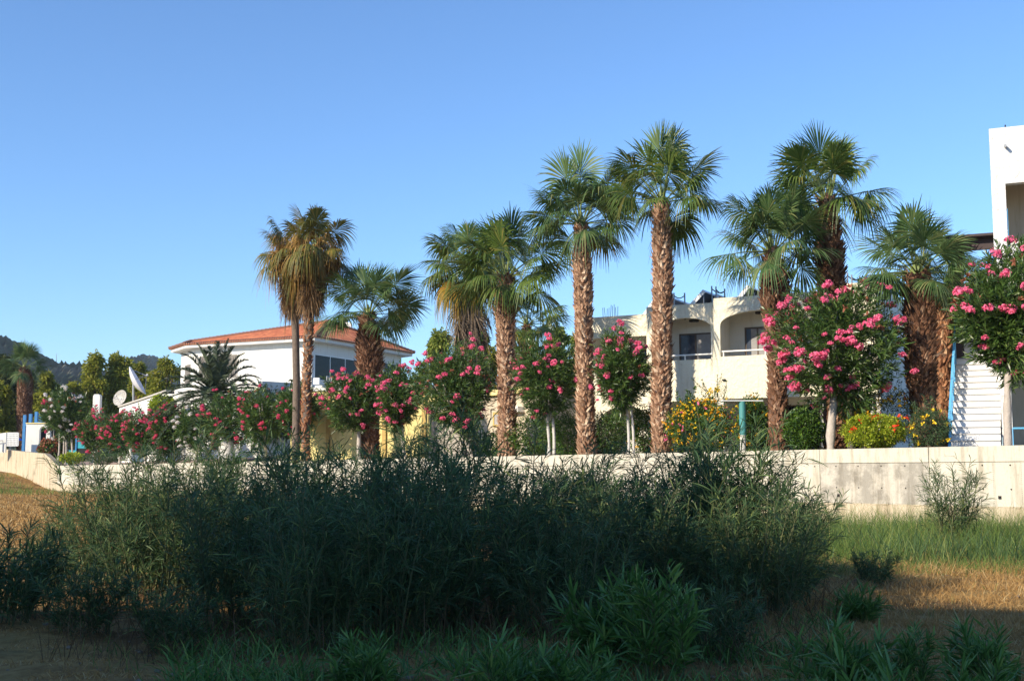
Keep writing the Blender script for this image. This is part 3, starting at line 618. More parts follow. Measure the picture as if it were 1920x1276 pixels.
def rail(off, th, hh, x):
    a = np.array([x, -.75, z0+off-.25]); b_ = np.array([x, yT, zT+off]); V = []
    for p in (a, b_):
        for dx, dz in ((-th, -hh), (th, -hh), (th, hh), (-th, hh)): V.append((p[0]+dx, p[1], p[2]+dz))
    mb.add(V, [[0, 1, 2, 3], [7, 6, 5, 4], [0, 4, 5, 1], [1, 5, 6, 2], [2, 6, 7, 3], [3, 7, 4, 0]])
rail(.98, .035, .05, xL-.02); rail(.50, .02, .03, xL-.02); rail(.05, .035, .13, xL-.05)
mb.build('handrail', M_BLUE, st)
for k in range(0, N, 3):
    mb = MB(); y = -.45+k*run; z = z0+k*rise; mb.box(xL-.05, xL+.01, y-.03, y+.03, z, z+1.1); mb.build('baluster', M_BLUE, st)
pg = thing('timber_pergola', 'dark brown timber pergola beam and post beside the white building', 'pergola', (*K.o[:2], 0), K.a)
yp = 3.0; xa = K.x(1774, yp, 8); xb = -.02; za = K.z(470, xa, yp); mb = MB()
mb.box(xa, xb, yp, yp+.14, za-.04, za+.34)
mb.build('beam', M_BROWN, pg)
mb = MB(); mb.box(xa-.1, xb, yp-.35, yp+2.2, za+.341, za+.42); mb.build('deck', M_BROWN, pg)
mb = MB(); x_ = K.x(1793, yp, 8); mb.box(x_-.1, x_+.14, yp+.01, yp+.13, z0+2.6, za-.041); mb.build('post', M_BROWN, pg)
mb = MB(); mb.box(x_-.1, x_+.1, yp+1.9, yp+2.03, zT-1.3, za+.34); mb.build('post', M_BROWN, pg)

# ---- teal pole with a thin plate
p = terr(1392, .9); Y = p[1]; z1 = zat(752, Y)
tp = thing('teal_pole', 'short round teal pole with a thin flat bar on top among the flowering bushes', 'pole', tuple(p)); mb = MB()
mb.tube([(0, 0, 0), (0, 0, zat(815, Y)-p[2])], .1, 14); mb.build('base', M_WOODW, tp); mb = MB(); mb.tube([(0, 0, zat(815, Y)-p[2]+.001), (0, 0, z1-p[2])], .115, 16); mb.build('post', M_TEAL, tp)
mb = MB(); mb.box(-.7, .68, -.12, .12, z1-p[2], z1-p[2]+.035); mb.build('top_bar', M_SHUT, tp)

# ---- far left: white low building with a sloping parapet, chimney, dishes
Q = Frame(222, 800, 106, -48)
lw = thing('low_white_house', 'low white house with a parapet rising in a slope beside the satellite dishes', 'house', (*Q.o[:2], 0), Q.a)
def QX(px): return Q.x(px, 0, 5)
def QZ(py, px=None): return py
def QP(px, py): x = QX(px); return (x, Q.z(py, x, 0))
mb = MB(); mb.prism([(QX(222), 2.0), (QX(490), 2.0), QP(490, 714), QP(430, 713), QP(400, 722), QP(376, 727), QP(340, 738), QP(300, 738), QP(262, 751), QP(222, 764)], 0, 4); mb.build('wall', M_WHITES, lw)
mb = MB(); mb.prism([(QX(312), 3), (QX(376), 3), QP(376, 733), QP(352, 727), QP(312, 727)], .6, 3.9); mb.build('upper_wall', M_WHITES, lw)
mb = MB(); pts_ = [(222, 763.5), (262, 750.5), (300, 737.5), (312, 733)]
for (a, b_), (c_, d_) in zip(pts_, pts_[1:]): A_, B_ = QP(a, b_), QP(c_, d_); mb.prism([A_, B_, (B_[0], B_[1]+.14), (A_[0], A_[1]+.14)], -.15, 3)
mb.build('coping', M_MESH, lw)
cx_ = at(182, 770, 108); cm = thing('white_chimney', 'freestanding white chimney shaft with a rounded top above the oleander hedge', 'chimney', (cx_[0], 108, 0))
mb = MB(); zt_ = zat(739, 108); mb.prism([(-.3, 2.5), (.3, 2.5), (.3, zt_-.15), (.2, zt_), (-.2, zt_), (-.3, zt_-.15)], -.3, .3); mb.build('shaft', M_WHITES, cm); mb = MB(); mb.box(-.36, .36, -.36, .36, zat(777, 108), zat(773, 108)); mb.build('collar', M_WHITES, cm)
def dish(c, nrm, r, mat, label, mastz, ribs=False):
    t = thing('satellite_dish', label, 'satellite dish', (c[0], c[1], mastz)); nrm = unit(np.array(nrm, float)); a = unit(np.cross(nrm, [0, 0, 1])); b_ = np.cross(nrm, a); c0_ = np.array([0, 0, c[2]-mastz])
    mb = MB(); rg, sg = 6, 24; V = []
    for k in range(rg+1):
        rr = r*max(.02, k/rg)
        for j in range(sg): th = j*2*math.pi/sg; V.append(c0_+a*rr*math.cos(th)+b_*rr*math.sin(th)+nrm*(.32*r*(k/rg)**2-.16*r))
    i, j = np.meshgrid(np.arange(rg), np.arange(sg), indexing='ij'); jj = (j+1) % sg; F = np.stack([i*sg+j, i*sg+jj, (i+1)*sg+jj, (i+1)*sg+j], -1).reshape(-1, 4)
    V = np.array(V); mb.add(V, F); mb.add(V-nrm*.04, F[:, ::-1]); 
    e = np.arange(sg); mb.add(np.concatenate([V[-sg:], V[-sg:]-nrm*.04]), np.stack([e, e+sg, (e+1) % sg+sg, (e+1) % sg], -1)); mb.build('reflector', mat, t, smooth=True)
    mb = MB(); f = c0_+nrm*r*.75
    for k in range(3): th = k*2.1; mb.tube([c0_+a*r*.95*math.cos(th)+b_*r*.95*math.sin(th)+nrm*.14*r, f], .02*r, 5)
    mb.tube([f, f+nrm*.12*r], .08*r, 8); mb.build('feed', M_GREY, t)
    if ribs:
        mb = MB()
        for k in range(12): th = k*math.pi/6; mb.tube([c0_-nrm*.2*r, c0_+a*r*math.cos(th)+b_*r*math.sin(th)+nrm*.1*r], .018*r, 4)
        mb.build('rib', M_RAIL, t)
    mb = MB(); mb.tube([(0, 0, 0), c0_-nrm*.14*r], .05*r+.02, 8); mb.build('mast', M_GREY, t)
dish(at(226, 746, 114), (-.5, -1, .35), .78, M_MESH, 'small round mesh satellite dish on the low white roof', 3, True)
dish(at(254, 715, 114), (.85, .12, .5), 1.5, M_DISH, 'big white satellite dish seen edge-on above the low white roof', 3)

# ---- far-left pool building with blue pergola
J = Frame(48, 800, 124, 0)
def JX(px, y=0): return J.x(px, y, 5)
def JZ(py, Y=124): return zat(py, Y)
pv = thing('poolside_pavilion', 'small white arched pavilion wall at the far left edge of the garden', 'pavilion', (*J.o[:2], 0)); mb = MB()
xa, xb, za, zb_, zs = JX(73), JX(86), JZ(835), JZ(799), JZ(808)
mb.prism([(JX(48), JZ(856)), (xa, JZ(856)), (xa, zs)]+[(xa+(xb-xa)*(.5-.5*math.cos(math.pi*k/12)), zs+(zb_-zs)*math.sin(math.pi*k/12)) for k in range(1, 12)]+[(xb, zs), (xb, JZ(856)), (JX(93), JZ(856)), (JX(93), JZ(794)), (JX(48), JZ(794))], 0, .4); mb.build('wall', M_WHITES, pv)
mb = MB(); mb.box(JX(47.5), JX(93.5), -.1, .5, JZ(794), JZ(792)); mb.build('coping', M_YELW, pv)
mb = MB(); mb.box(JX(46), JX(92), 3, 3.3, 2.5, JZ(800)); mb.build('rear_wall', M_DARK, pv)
pb = thing('blue_pergola', 'blue painted timber pergola frame in front of the far-left palm', 'pergola', (*J.o[:2], 0))
for px, t_ in ((32, 776), (43, 774), (54, 770)):
    mb = MB(); mb.box(JX(px)-.14, JX(px)+.14, 1.6, 1.9, 3.0, JZ(t_)); mb.build('post', M_BLUED, pb)
mb = MB(); mb.box(JX(34), JX(55), 1.5, 1.599, JZ(797), JZ(793)); mb.box(JX(55), JX(84), 1.5, 1.7, JZ(792.5), JZ(789)); mb.build('beam', M_BLUED, pb)
mb = MB()
for a in (774, 779, 784): mb.tube([(JX(54), 1.7, JZ(a-2)), (JX(84), 1.7, JZ(a+12))], .035, 5)
mb.build('rafter', M_BLUED, pb)
lp = thing('lattice_panel', 'white pierced lattice panel standing on the concrete wall beside the pavilion', 'panel', (*J.o[:2], 0)); mb = MB()
for k in range(9): x = JX(25)+(JX(46)-JX(25))*k/8; mb.box(x-.04, x+.04, -1.6, -1.5, JZ(836), JZ(812))
for k in range(7): z = JZ(836)+(JZ(812)-JZ(836))*k/6; mb.box(JX(25), JX(46), -1.62, -1.601, z-.04, z+.04)
mb.build('lattice', M_RAIL, lp); mb = MB(); mb.box(JX(25), JX(46), -1.49, -1.45, JZ(836), JZ(812)); mb.build('backing', M_WHITES, lp)
gp = thing('white_gate_panel', 'low white wall panel with a thin blue railing beside the round bush', 'wall panel', (*J.o[:2], 0)); mb = MB()
mb.prism([(JX(53), JZ(851)), (JX(80), JZ(851)), (JX(80), JZ(816)), (JX(53), JZ(820))], -9, -8.8); mb.build('panel', M_WHITES, gp); mb = MB()
for k in range(4): x = JX(54)+(JX(77)-JX(54))*k/3; mb.tube([(x, -9.3, JZ(850)), (x, -9.3, JZ(831.5-k*.6))], .04, 5)
mb.tube([(JX(53), -9.3, JZ(832)), (JX(77), -9.3, JZ(830))], .04, 5); mb.build('railing', M_GREY, gp)
for px, py, lab in ((20, 812, 'open royal-blue parasol by the lattice panel'), (0, 817, 'lower blue parasol cut by the left picture edge')):
    c = at(px, py, 128); u_ = thing('parasol', lab, 'parasol', (c[0], c[1], 3.3), 0, 'blue parasols at the pool'); mb = MB(); k8 = [(1.5*math.cos(a), 1.5*math.sin(a), c[2]-3.3-.75) for a in np.arange(8)*math.pi/4]
    mb.add([(0, 0, c[2]-3.3)]+k8+[(0, 0, c[2]-3.4)], [[0, 1+i, 1+(i+1) % 8] for i in range(8)]+[[9, 1+(i+1) % 8, 1+i] for i in range(8)]); mb.build('canopy', M_CANVAS, u_); mb = MB(); mb.tube([(0, 0, 0), (0, 0, c[2]-3.4)], .04, 6); mb.build('pole', M_RAIL, u_)
bl = thing('balustrade', 'white balustrade posts with ball tops on the wall at the left picture edge', 'balustrade', (*J.o[:2], 0))
for px in (-8, 2, 14): 
    mb = MB(); x = JX(px); z = JZ(824); mb.box(x-.17, x+.17, -3.2, -2.9, JZ(842), z-.1); mb.blob((x, -3.05, z+.08), .27, 1, 0, seg=12); mb.build('post', M_WHITES, bl)
# playground colours under the oleanders
kk = thing('pool_kiosk', 'turquoise and blue kiosk panel seen under the oleander crowns', 'kiosk', (at(157, 830, 122)[0], 122, 3.2)); mb = MB(); mb.box(-.75, .75, 0, .3, .9, 2.3); mb.build('panel', M_TURQ, kk); mb = MB(); mb.box(-.75, .75, .02, .5, 0, .89); mb.build('counter', M_DARK, kk); mb = MB(); mb.box(-.8, -.68, -.1, -.001, 0, 2.4); mb.build('post', M_BLUED, kk)
c = at(134, 850, 118); kk = thing('pool_chair', 'turquoise plastic chair on the path beneath the white oleander', 'chair', (c[0], 118, float(terr_z(c[0], 118)))); mb = MB(); mb.box(-.35, .35, -.3, .3, .55, .63); mb.build('seat', M_TURQ, kk); mb = MB(); mb.box(-.35, .35, .26, .32, .64, 1.35); mb.build('backrest', M_TURQ, kk)
for sx in (-.32, .26):
    for sy in (-.28, .22): mb = MB(); mb.box(sx, sx+.06, sy, sy+.06, 0, .549); mb.build('leg', M_TURQ, kk)
# ---- added unseen block behind the camera, placed to shade the near field
sb = thing('apartment_block', 'plain cream flat-roofed apartment block standing behind the viewer', 'building', (-26, -11.5, 0)); mb = MB(); mb.box(-22, 20, -9, 9.0, -.5, 12.6); mb.build('wall', M_CREAMI, sb)
mb = MB(); mb.box(-22.3, 20.3, -9.3, 9.3, 12.6, 12.8); mb.build('roof', M_CREAM, sb)
for k in range(9):
    for z in (1.2, 5.2, 9.2): window(sb, -20+k*4.4, -18+k*4.4, z, z+1.6, 9.0, 2) if False else None
# ================================================================== VEGETATION
def fan_leaf(mb, hub, az, el, pet, R_, rng, mat=0, droop=.55, nseg=44, T=7, fold=.25, pmb=None, pmat=0):
    """costapalmate leaf: petiole, then segments fused to the middle and hanging free beyond it"""
    d = np.array([math.cos(az)*math.cos(el), math.sin(az)*math.cos(el), math.sin(el)])
    side = unit(np.cross(d, [0, 0, 1.])) if abs(d[2]) < .98 else np.array([math.cos(az+1.57), math.sin(az+1.57), 0]); up = np.cross(side, d)
    ro = rng.normal()*.38; side, up = side*math.cos(ro)+up*math.sin(ro), up*math.cos(ro)-side*math.sin(ro); droop = droop*(.55+.85*rng.random())
    tt = np.linspace(0, 1, 5)[:, None]; P = hub+d*pet*tt; P[:, 2] -= .16*pet*tt[:, 0]**2*math.cos(el)
    (pmb or mb).tube(P, [.035, .028, .022, .018, .014], 4, pmat, cap=False)
    e = P[-1]; dd = unit(P[-1]-P[-2]); side = unit(side-dd*(side @ dd)); up = unit(np.cross(side, dd))
    th = np.linspace(-2.05, 2.05, nseg)+rng.normal(size=nseg)*.02
    dirs = dd[None]*np.cos(th)[:, None]+side[None]*np.sin(th)[:, None]*1.0
    dirs = unit(dirs-up[None]*(fold*np.abs(np.sin(th)))[:, None])
    L = R_*(.62+.38*np.cos(th/2.1))*(1+.07*rng.normal(size=nseg)); t = np.linspace(0, 1, T+1)
    # midrib (costa) arches: central segments start further out
    st = e+dd[None]*(.16*R_*np.cos(th).clip(0))[:, None]
    Q = st[:, None]+dirs[:, None]*(L[:, None]*t)[..., None]
    dr = np.clip(t-.42, 0, 1)**1.6*1.75*droop
    Q[..., 2] -= L[:, None]*dr[None]*(1+.25*rng.normal(size=(nseg, 1)))
    Q[..., :2] -= (dirs[:, None, :2]*(L[:, None]*dr[None]*.35)[..., None])
    perp = unit(np.cross(dirs, up)); dth = 4.1/(nseg-1)
    w = np.minimum(L[:, None]*t*dth*.62, .036*np.ones_like(t)*R_/1.2)*np.interp(t, [0, .45, .62, .8, 1], [1, 1, .7, .42, .12])
    w[:, 0] = .006
    sgn = np.where(np.arange(nseg) % 2 == 0, 1, -1)[:, None, None]*.35
    V = np.stack([Q-perp[:, None]*w[..., None]+up*w[..., None]*sgn, Q+perp[:, None]*w[..., None]-up*w[..., None]*sgn*-1], 2)
    n = nseg; b_ = np.arange(n)[:, None]*(2*(T+1))+np.arange(T)[None]*2
    mb.add(V.reshape(-1, 3), np.stack([b_, b_+1, b_+3, b_+2], -1).reshape(-1, 4), mat)

def boots(mb, C_, Rr, zs, rng, dens, size, mat=0, flare=.5, down=False):
    """leaf-base stubs spiralling round the trunk: wedge-shaped scales with thickness"""
    n = int(dens); u = (np.arange(n)+rng.random(n)*.7)/n; a = np.arange(n)*2.39996+rng.normal(size=n)*.4
    k = u*(len(zs)-1); i = np.clip(k.astype(int), 0, len(zs)-2); f = (k-i)[:, None]
    c = C_[i]*(1-f)+C_[i+1]*f; r = (Rr[i]*(1-f[:, 0])+Rr[i+1]*f[:, 0])
    o = np.stack([np.cos(a), np.sin(a), 0*a], -1); s = np.stack([-np.sin(a), np.cos(a), 0*a], -1); z = np.array([0, 0, 1.])
    L = size*(.5+1.1*rng.random(n)**1.5); W = size*(.42+.25*rng.random(n)); fl = flare*(.4+1.0*rng.random(n)); sk = rng.normal(size=n)*.35
    vz = -1 if down else 1
    B = c+o*(r*.86)[:, None]; tip = c+o*(r+L*fl)[:, None]+z*(vz*L)[:, None]*.9+s*(sk*L)[:, None]
    V = np.stack([B-s*W[:, None], B+s*W[:, None], tip+s*(W*.22)[:, None], tip-s*(W*.22)[:, None], B+o*(.32*W)[:, None]+o*(.1*r)[:, None]-z*(.12*L*vz)[:, None], (B+tip)/2+o*(.30*W)[:, None]], 1)
    b_ = np.arange(n)[:, None]*6
    F = np.concatenate([b_+[0, 4, 5, 3], b_+[4, 1, 2, 5], b_+[1, 0, 3, 2]], 0)
    mb.add(V.reshape(-1, 3), F, mat)

def palm(name, label, Y, trunk, hubr, nleaf, seed, base_z, boot=G_BOOT, leaf=G_PALM, bootsize=.25, bdens=.9, elr=(-10, 86), pet=1.46, blade=1.12, droop=.55, yellow=0, skirt=None, low=None, loff=None, bark=None, extra=None):
    """trunk: [(px, py, half width px)...] bottom to top"""
    rng = np.random.default_rng(seed); P = np.array([at(px, py, Y) for px, py, h in trunk]); P[0, 2] = base_z; r = np.array([h/ppm(Y) for *_, h in trunk])
    b = P[0].copy(); t = thing(name, label, 'palm tree', tuple(b)); P -= b; r *= 1.1
    zz = np.linspace(0, P[-1, 2], max(8, int(P[-1, 2]/.25))); Cc = np.stack([np.interp(zz, P[:, 2], P[:, 0]), np.interp(zz, P[:, 2], P[:, 1]), zz], -1); Rr = np.interp(zz, P[:, 2], r)
    core = MB(); core.tube(Cc, Rr*.78, 14, 0); tr = core.build('trunk', bark or M_TRUNK, t, smooth=True)
    if bdens: 
        mb = MB(); boots(mb, Cc, Rr*.82, zz, rng, P[-1, 2]*170*bdens*np.mean(Rr)/.33, bootsize*.72, 0, .5); mb.build('leaf_bases', boot, tr)
    if loff:     # shaggy upper part
        k = zz > P[-1, 2]*loff; mb = MB(); boots(mb, Cc[k], Rr[k]*.74, zz[k], rng, (P[-1, 2]*(1-loff))*260, bootsize*1.15, 0, .6); mb.build('leaf_bases', G_BOOTD, tr)
    hub = Cc[-1]+[0, 0, .1]; mb, pm = MB(), MB(); sc = hubr/2.0
    mb.tube([hub-[0, 0, .5], hub+[0, 0, .15], hub+[0, 0, .6]], [Rr[-1]*.75, Rr[-1]*.6, .03], 8, 1)
    for k in range(nleaf):
        u = (k+.5)/nleaf; az = k*2.39996+seed+rng.normal()*.35; el = R(elr[1]+(elr[0]*.75-elr[1])*u**.9+rng.normal()*11); lf = .68+.32*max(0, math.sin(el))
        fan_leaf(mb, hub+np.array([math.cos(az), math.sin(az), 0])*.08, az, el, pet*sc*lf*(1-.18*(u < .15)+.12*rng.normal()), blade*sc*(.85+.15*lf)*(1+.09*rng.normal()), rng, 2 if k >= nleaf-yellow else 0, droop*(.5+.5*u), pmb=mb, pmat=1)
    mb.build('crown', [leaf, G_STEM, G_PALMY], t)
    if skirt:
        n, top, bot, rr, sm = skirt; m2 = MB()
        for k in range(n):
            u = rng.random(); az = rng.random()*6.283; z = top+(bot-top)*u; i = np.argmin(abs(zz-(P[-1, 2]+z)))
            h = Cc[i]*1.0; h[2] = P[-1, 2]+z; fan_leaf(m2, h, az, R(-56-22*rng.random()-6*u), rr*(.55+.3*rng.random())*sc, blade*sc*.85, rng, 0, .55, 16, 4, .9)
        m2.build('dead_fronds', sm, t)
    if extra: extra(t, hub, rng, sc)
    return t

def tz(px, off): return float(terr(px, off)[2])
def palmrow(px, off): p = terr(px, off); return p[1], p[2]
Y, z = palmrow(1241, 1.5)
palm('fan_palm', 'tallest fan palm with full green crown and tan trunk, left of the first arched balcony', Y, [(1242, 846, 20), (1240, 800, 18.5), (1241, 640, 18.5), (1243, 520, 19), (1240, 440, 17), (1241, 385, 14)], 2.35, 31, 11, z, G_BOOT, G_PALM, droop=.55)
Y, z = palmrow(1096, 1.5)
palm('fan_palm', 'tall fan palm with one orange drooping leaf, standing at the hotel left corner', Y, [(1102, 850, 18), (1098, 780, 17), (1095, 640, 16.5), (1093, 520, 18), (1090, 460, 15), (1089, 425, 11)], 2.45, 31, 23, z, G_BOOT, G_PALM2, droop=.6, yellow=1)
Y, z = palmrow(950, 1.6)
palm('fan_palm', 'fan palm with orange-tan trunk in front of the thick skirted palm', Y, [(952, 853, 18), (951, 780, 17), (949, 650, 17), (947, 590, 19), (948, 555, 13), (949, 525, 10)], 2.6, 31, 31, z, G_BOOT, G_PALM, droop=.55, loff=.75)
Y, z = palmrow(690, 2.0)
palm('fan_palm', 'fan palm with a thick shaggy trunk in front of the red tiled roof', Y, [(690, 862, 22), (692, 800, 20), (692, 745, 22), (694, 690, 26), (690, 640, 24), (690, 610, 13), (690, 595, 10)], 2.75, 27, 42, z, G_BOOTD, G_PALM2, droop=.35, loff=.45, elr=(-16, 86), bootsize=.24)
Y, z = palmrow(1455, 1.7)
palm('fan_palm', 'fan palm with a bulging shaggy brown trunk in front of the right balcony', Y, [(1461, 838, 19), (1459, 760, 19), (1457, 660, 19), (1453, 600, 22), (1452, 550, 29), (1452, 515, 22), (1448, 490, 12), (1447, 478, 9)], 2.1, 27, 57, z, G_BOOTD, G_PALM2, droop=.55, loff=.62, bootsize=.19)
Y, z = palmrow(1557, 4.2)
palm('fan_palm', 'very tall fan palm rising out of the big pink oleander', Y, [(1566, 836, 22), (1564, 700, 20), (1560, 560, 21), (1556, 490, 23), (1553, 430, 17), (1553, 385, 11)], 2.2, 33, 61, z, G_BOOTD, G_PALM, droop=.6, loff=.55)
Y, z = palmrow(1725, 3.2)
palm('fan_palm', 'stout dark-trunked fan palm left of the white stair', Y, [(1736, 834, 23), (1732, 770, 24), (1727, 690, 29), (1724, 600, 30), (1722, 550, 25), (1721, 520, 20)], 1.92, 33, 73, z, G_BOOTD, G_PALM2, droop=.4, loff=.3, elr=(-24, 87), bootsize=.2)
Y, z = palmrow(1772, 8.5)
palm('fan_palm', 'slimmer fan palm with orange-brown trunk squeezed behind the stair handrail', Y, [(1771, 836, 17), (1770, 760, 17), (1768, 680, 18), (1769, 600, 21), (1776, 560, 17), (1782, 540, 12)], 1.6, 24, 85, z, G_BOOTR, G_PALM2, droop=.5, elr=(-30, 80), blade=1.05)
Y = 70
palm('fan_palm', 'small dark fan palm behind the tan-trunked palm, left of the hotel', Y, [(984, 760, 12), (985, 700, 12), (986, 655, 15), (987, 630, 13), (988, 612, 6)], 2.2, 20, 91, 2.6, G_BOOTD, G_PALM, droop=.6, elr=(-25, 82))
Y = 76
palm('skirted_palm', 'old fan palm whose thick grey skirt of dead fronds hides its trunk', 63, [(885, 800, 16), (885, 700, 14), (884, 600, 14), (880, 540, 12), (876, 500, 10)], 2.55, 33, 15, 2.2, G_BOOTD, G_PALM, droop=.75, elr=(-50, 72), yellow=4,
     skirt=(190, -.2, -4.9, 1.5, G_SKIRT), bdens=0)
def shaggy(seed):
    def f(t, hub, rng, sc):
        mb = MB()
        for k in range(64):
            az = rng.random()*6.283; el = R(60-115*rng.random()); fan_leaf(mb, hub-[0, 0, .5*rng.random()], az, el, .9*sc*(.7+.5*rng.random()), .8*sc, rng, 0, .9, 16, 5, .8)
        mb.build('dying_fronds', G_DEADO, t)
    return f
palm('dying_palm', 'left palm of the browning pair, slim bare grey trunk against the red roof', 67, [(556, 790, 9), (556, 720, 8), (554, 610, 8), (549, 560, 11), (551, 500, 10), (553, 478, 9)], 2.5, 16, 19, 2.2, G_BOOT, G_OLIVE, droop=.8, elr=(-40, 65),
     skirt=(90, -.4, -2.0, .45, G_DEAD), bdens=0, extra=shaggy(1), bark=M_TRUNKG)
palm('dying_palm', 'right and taller palm of the browning pair, reddish lower trunk', 65, [(574, 790, 9), (575, 715, 9), (578, 640, 9), (580, 590, 10), (586, 500, 10), (592, 472, 9)], 2.35, 20, 27, 2.2, G_BOOTR, G_OLIVE, droop=.9, elr=(-30, 85),
     skirt=(110, -.4, -2.0, .6, G_DEAD), bdens=.35, extra=shaggy(2), bark=M_TRUNKG)
Y = 134
palm('fan_palm', 'stout fan palm behind the blue pergola at the far left', Y, [(45, 800, 12), (46, 760, 14), (47, 715, 15), (46, 700, 11), (46, 690, 6)], 2.5, 27, 44, 3.2, G_BOOTD, G_PALM2, droop=.35, elr=(-25, 86), bootsize=.3)

# ---- date palm (feather leaves)
def date_palm():
    Y = 85; c = at(405, 742, Y); rng = np.random.default_rng(5); t = thing('date_palm', 'feather-leaved date palm in front of the white wall of the tiled house', 'palm tree', (c[0], Y, 3.2)); hub = np.array([0, 0, c[2]-3.2])
    mb = MB(); mb.tube([(0, 0, 0), hub*.6, hub], [.3, .3, .3], 12); mb.build('trunk', M_TRUNK, t); mb = MB()
    for k in range(56):
        az = k*2.4+rng.normal()*.1; el = R(82-74*((k+.5)/44)); d = np.array([math.cos(az)*math.cos(el), math.sin(az)*math.cos(el), math.sin(el)]); Ln = 5.1*(.85+.2*rng.random()); n = 12; tt = np.linspace(0, 1, n)
        P = hub+d*Ln*tt[:, None]; P[:, 2] -= Ln*.42*math.cos(el)*tt**2.2+.15*Ln*tt**3; mb.tube(P, np.linspace(.04, .01, n), 4, 0, cap=False)
        m = 64; q = np.linspace(.12, 1, m); B = np.stack([np.interp(q, tt, P[:, i]) for i in range(3)], -1); T_ = unit(np.gradient(B, axis=0)); s = unit(np.cross(T_, [0, 0, 1.])); u_ = np.cross(s, T_)
        for sg in (-1, 1): leaves(mb, B, T_*.75+s*sg*.8+u_*(.3+.15*rng.normal(size=(m, 1))), .62*np.sin(np.pi*(q*.8+.16))+.08, .055, .12, 2, rng, 0, [1, .8, .1])
    mb.build('crown', G_PHX, t)
date_palm()

# ---- oleanders
def unit_rand(rng, n): v = rng.normal(size=(n, 3)); return unit(v)
PETALS = {}
def cluster_mesh(kind, mat, seed, r=.13):
    """a head of small five-petalled blossoms; mesh shared by all copies"""
    key = (kind, seed)
    if key in PETALS: return PETALS[key]
    rng = np.random.default_rng(seed); mb = MB(); n = 26; D = unit_rand(rng, n); D[:, 2] = np.abs(D[:, 2])*.9-.15; D = unit(D); c = D*r*(.55+.5*rng.random((n, 1)))
    for k in range(n):
        a = unit(np.cross(D[k], rng.normal(size=3))); b_ = np.cross(D[k], a); th = np.arange(5)*1.2566+rng.random(); P = np.tile(c[k], (5, 1)); dd = a*np.cos(th)[:, None]+b_*np.sin(th)[:, None]+D[k]*.45
        leaves(mb, P, dd, r*.36, r*.30, .0, 2, rng, 0, [.35, 1, .55])
    mb.blob((0, 0, 0), r*.5, seed, .2, seg=7, ring=5)
    o = mb.build('flower_cluster', mat); me = o.data; bpy.data.objects.remove(o); PETALS[key] = me; return me
for kind, m_ in (('pink', G_PINK), ('red', G_RED), ('white', G_WHT)):
    for s_ in range(3): cluster_mesh(kind, m_, s_)
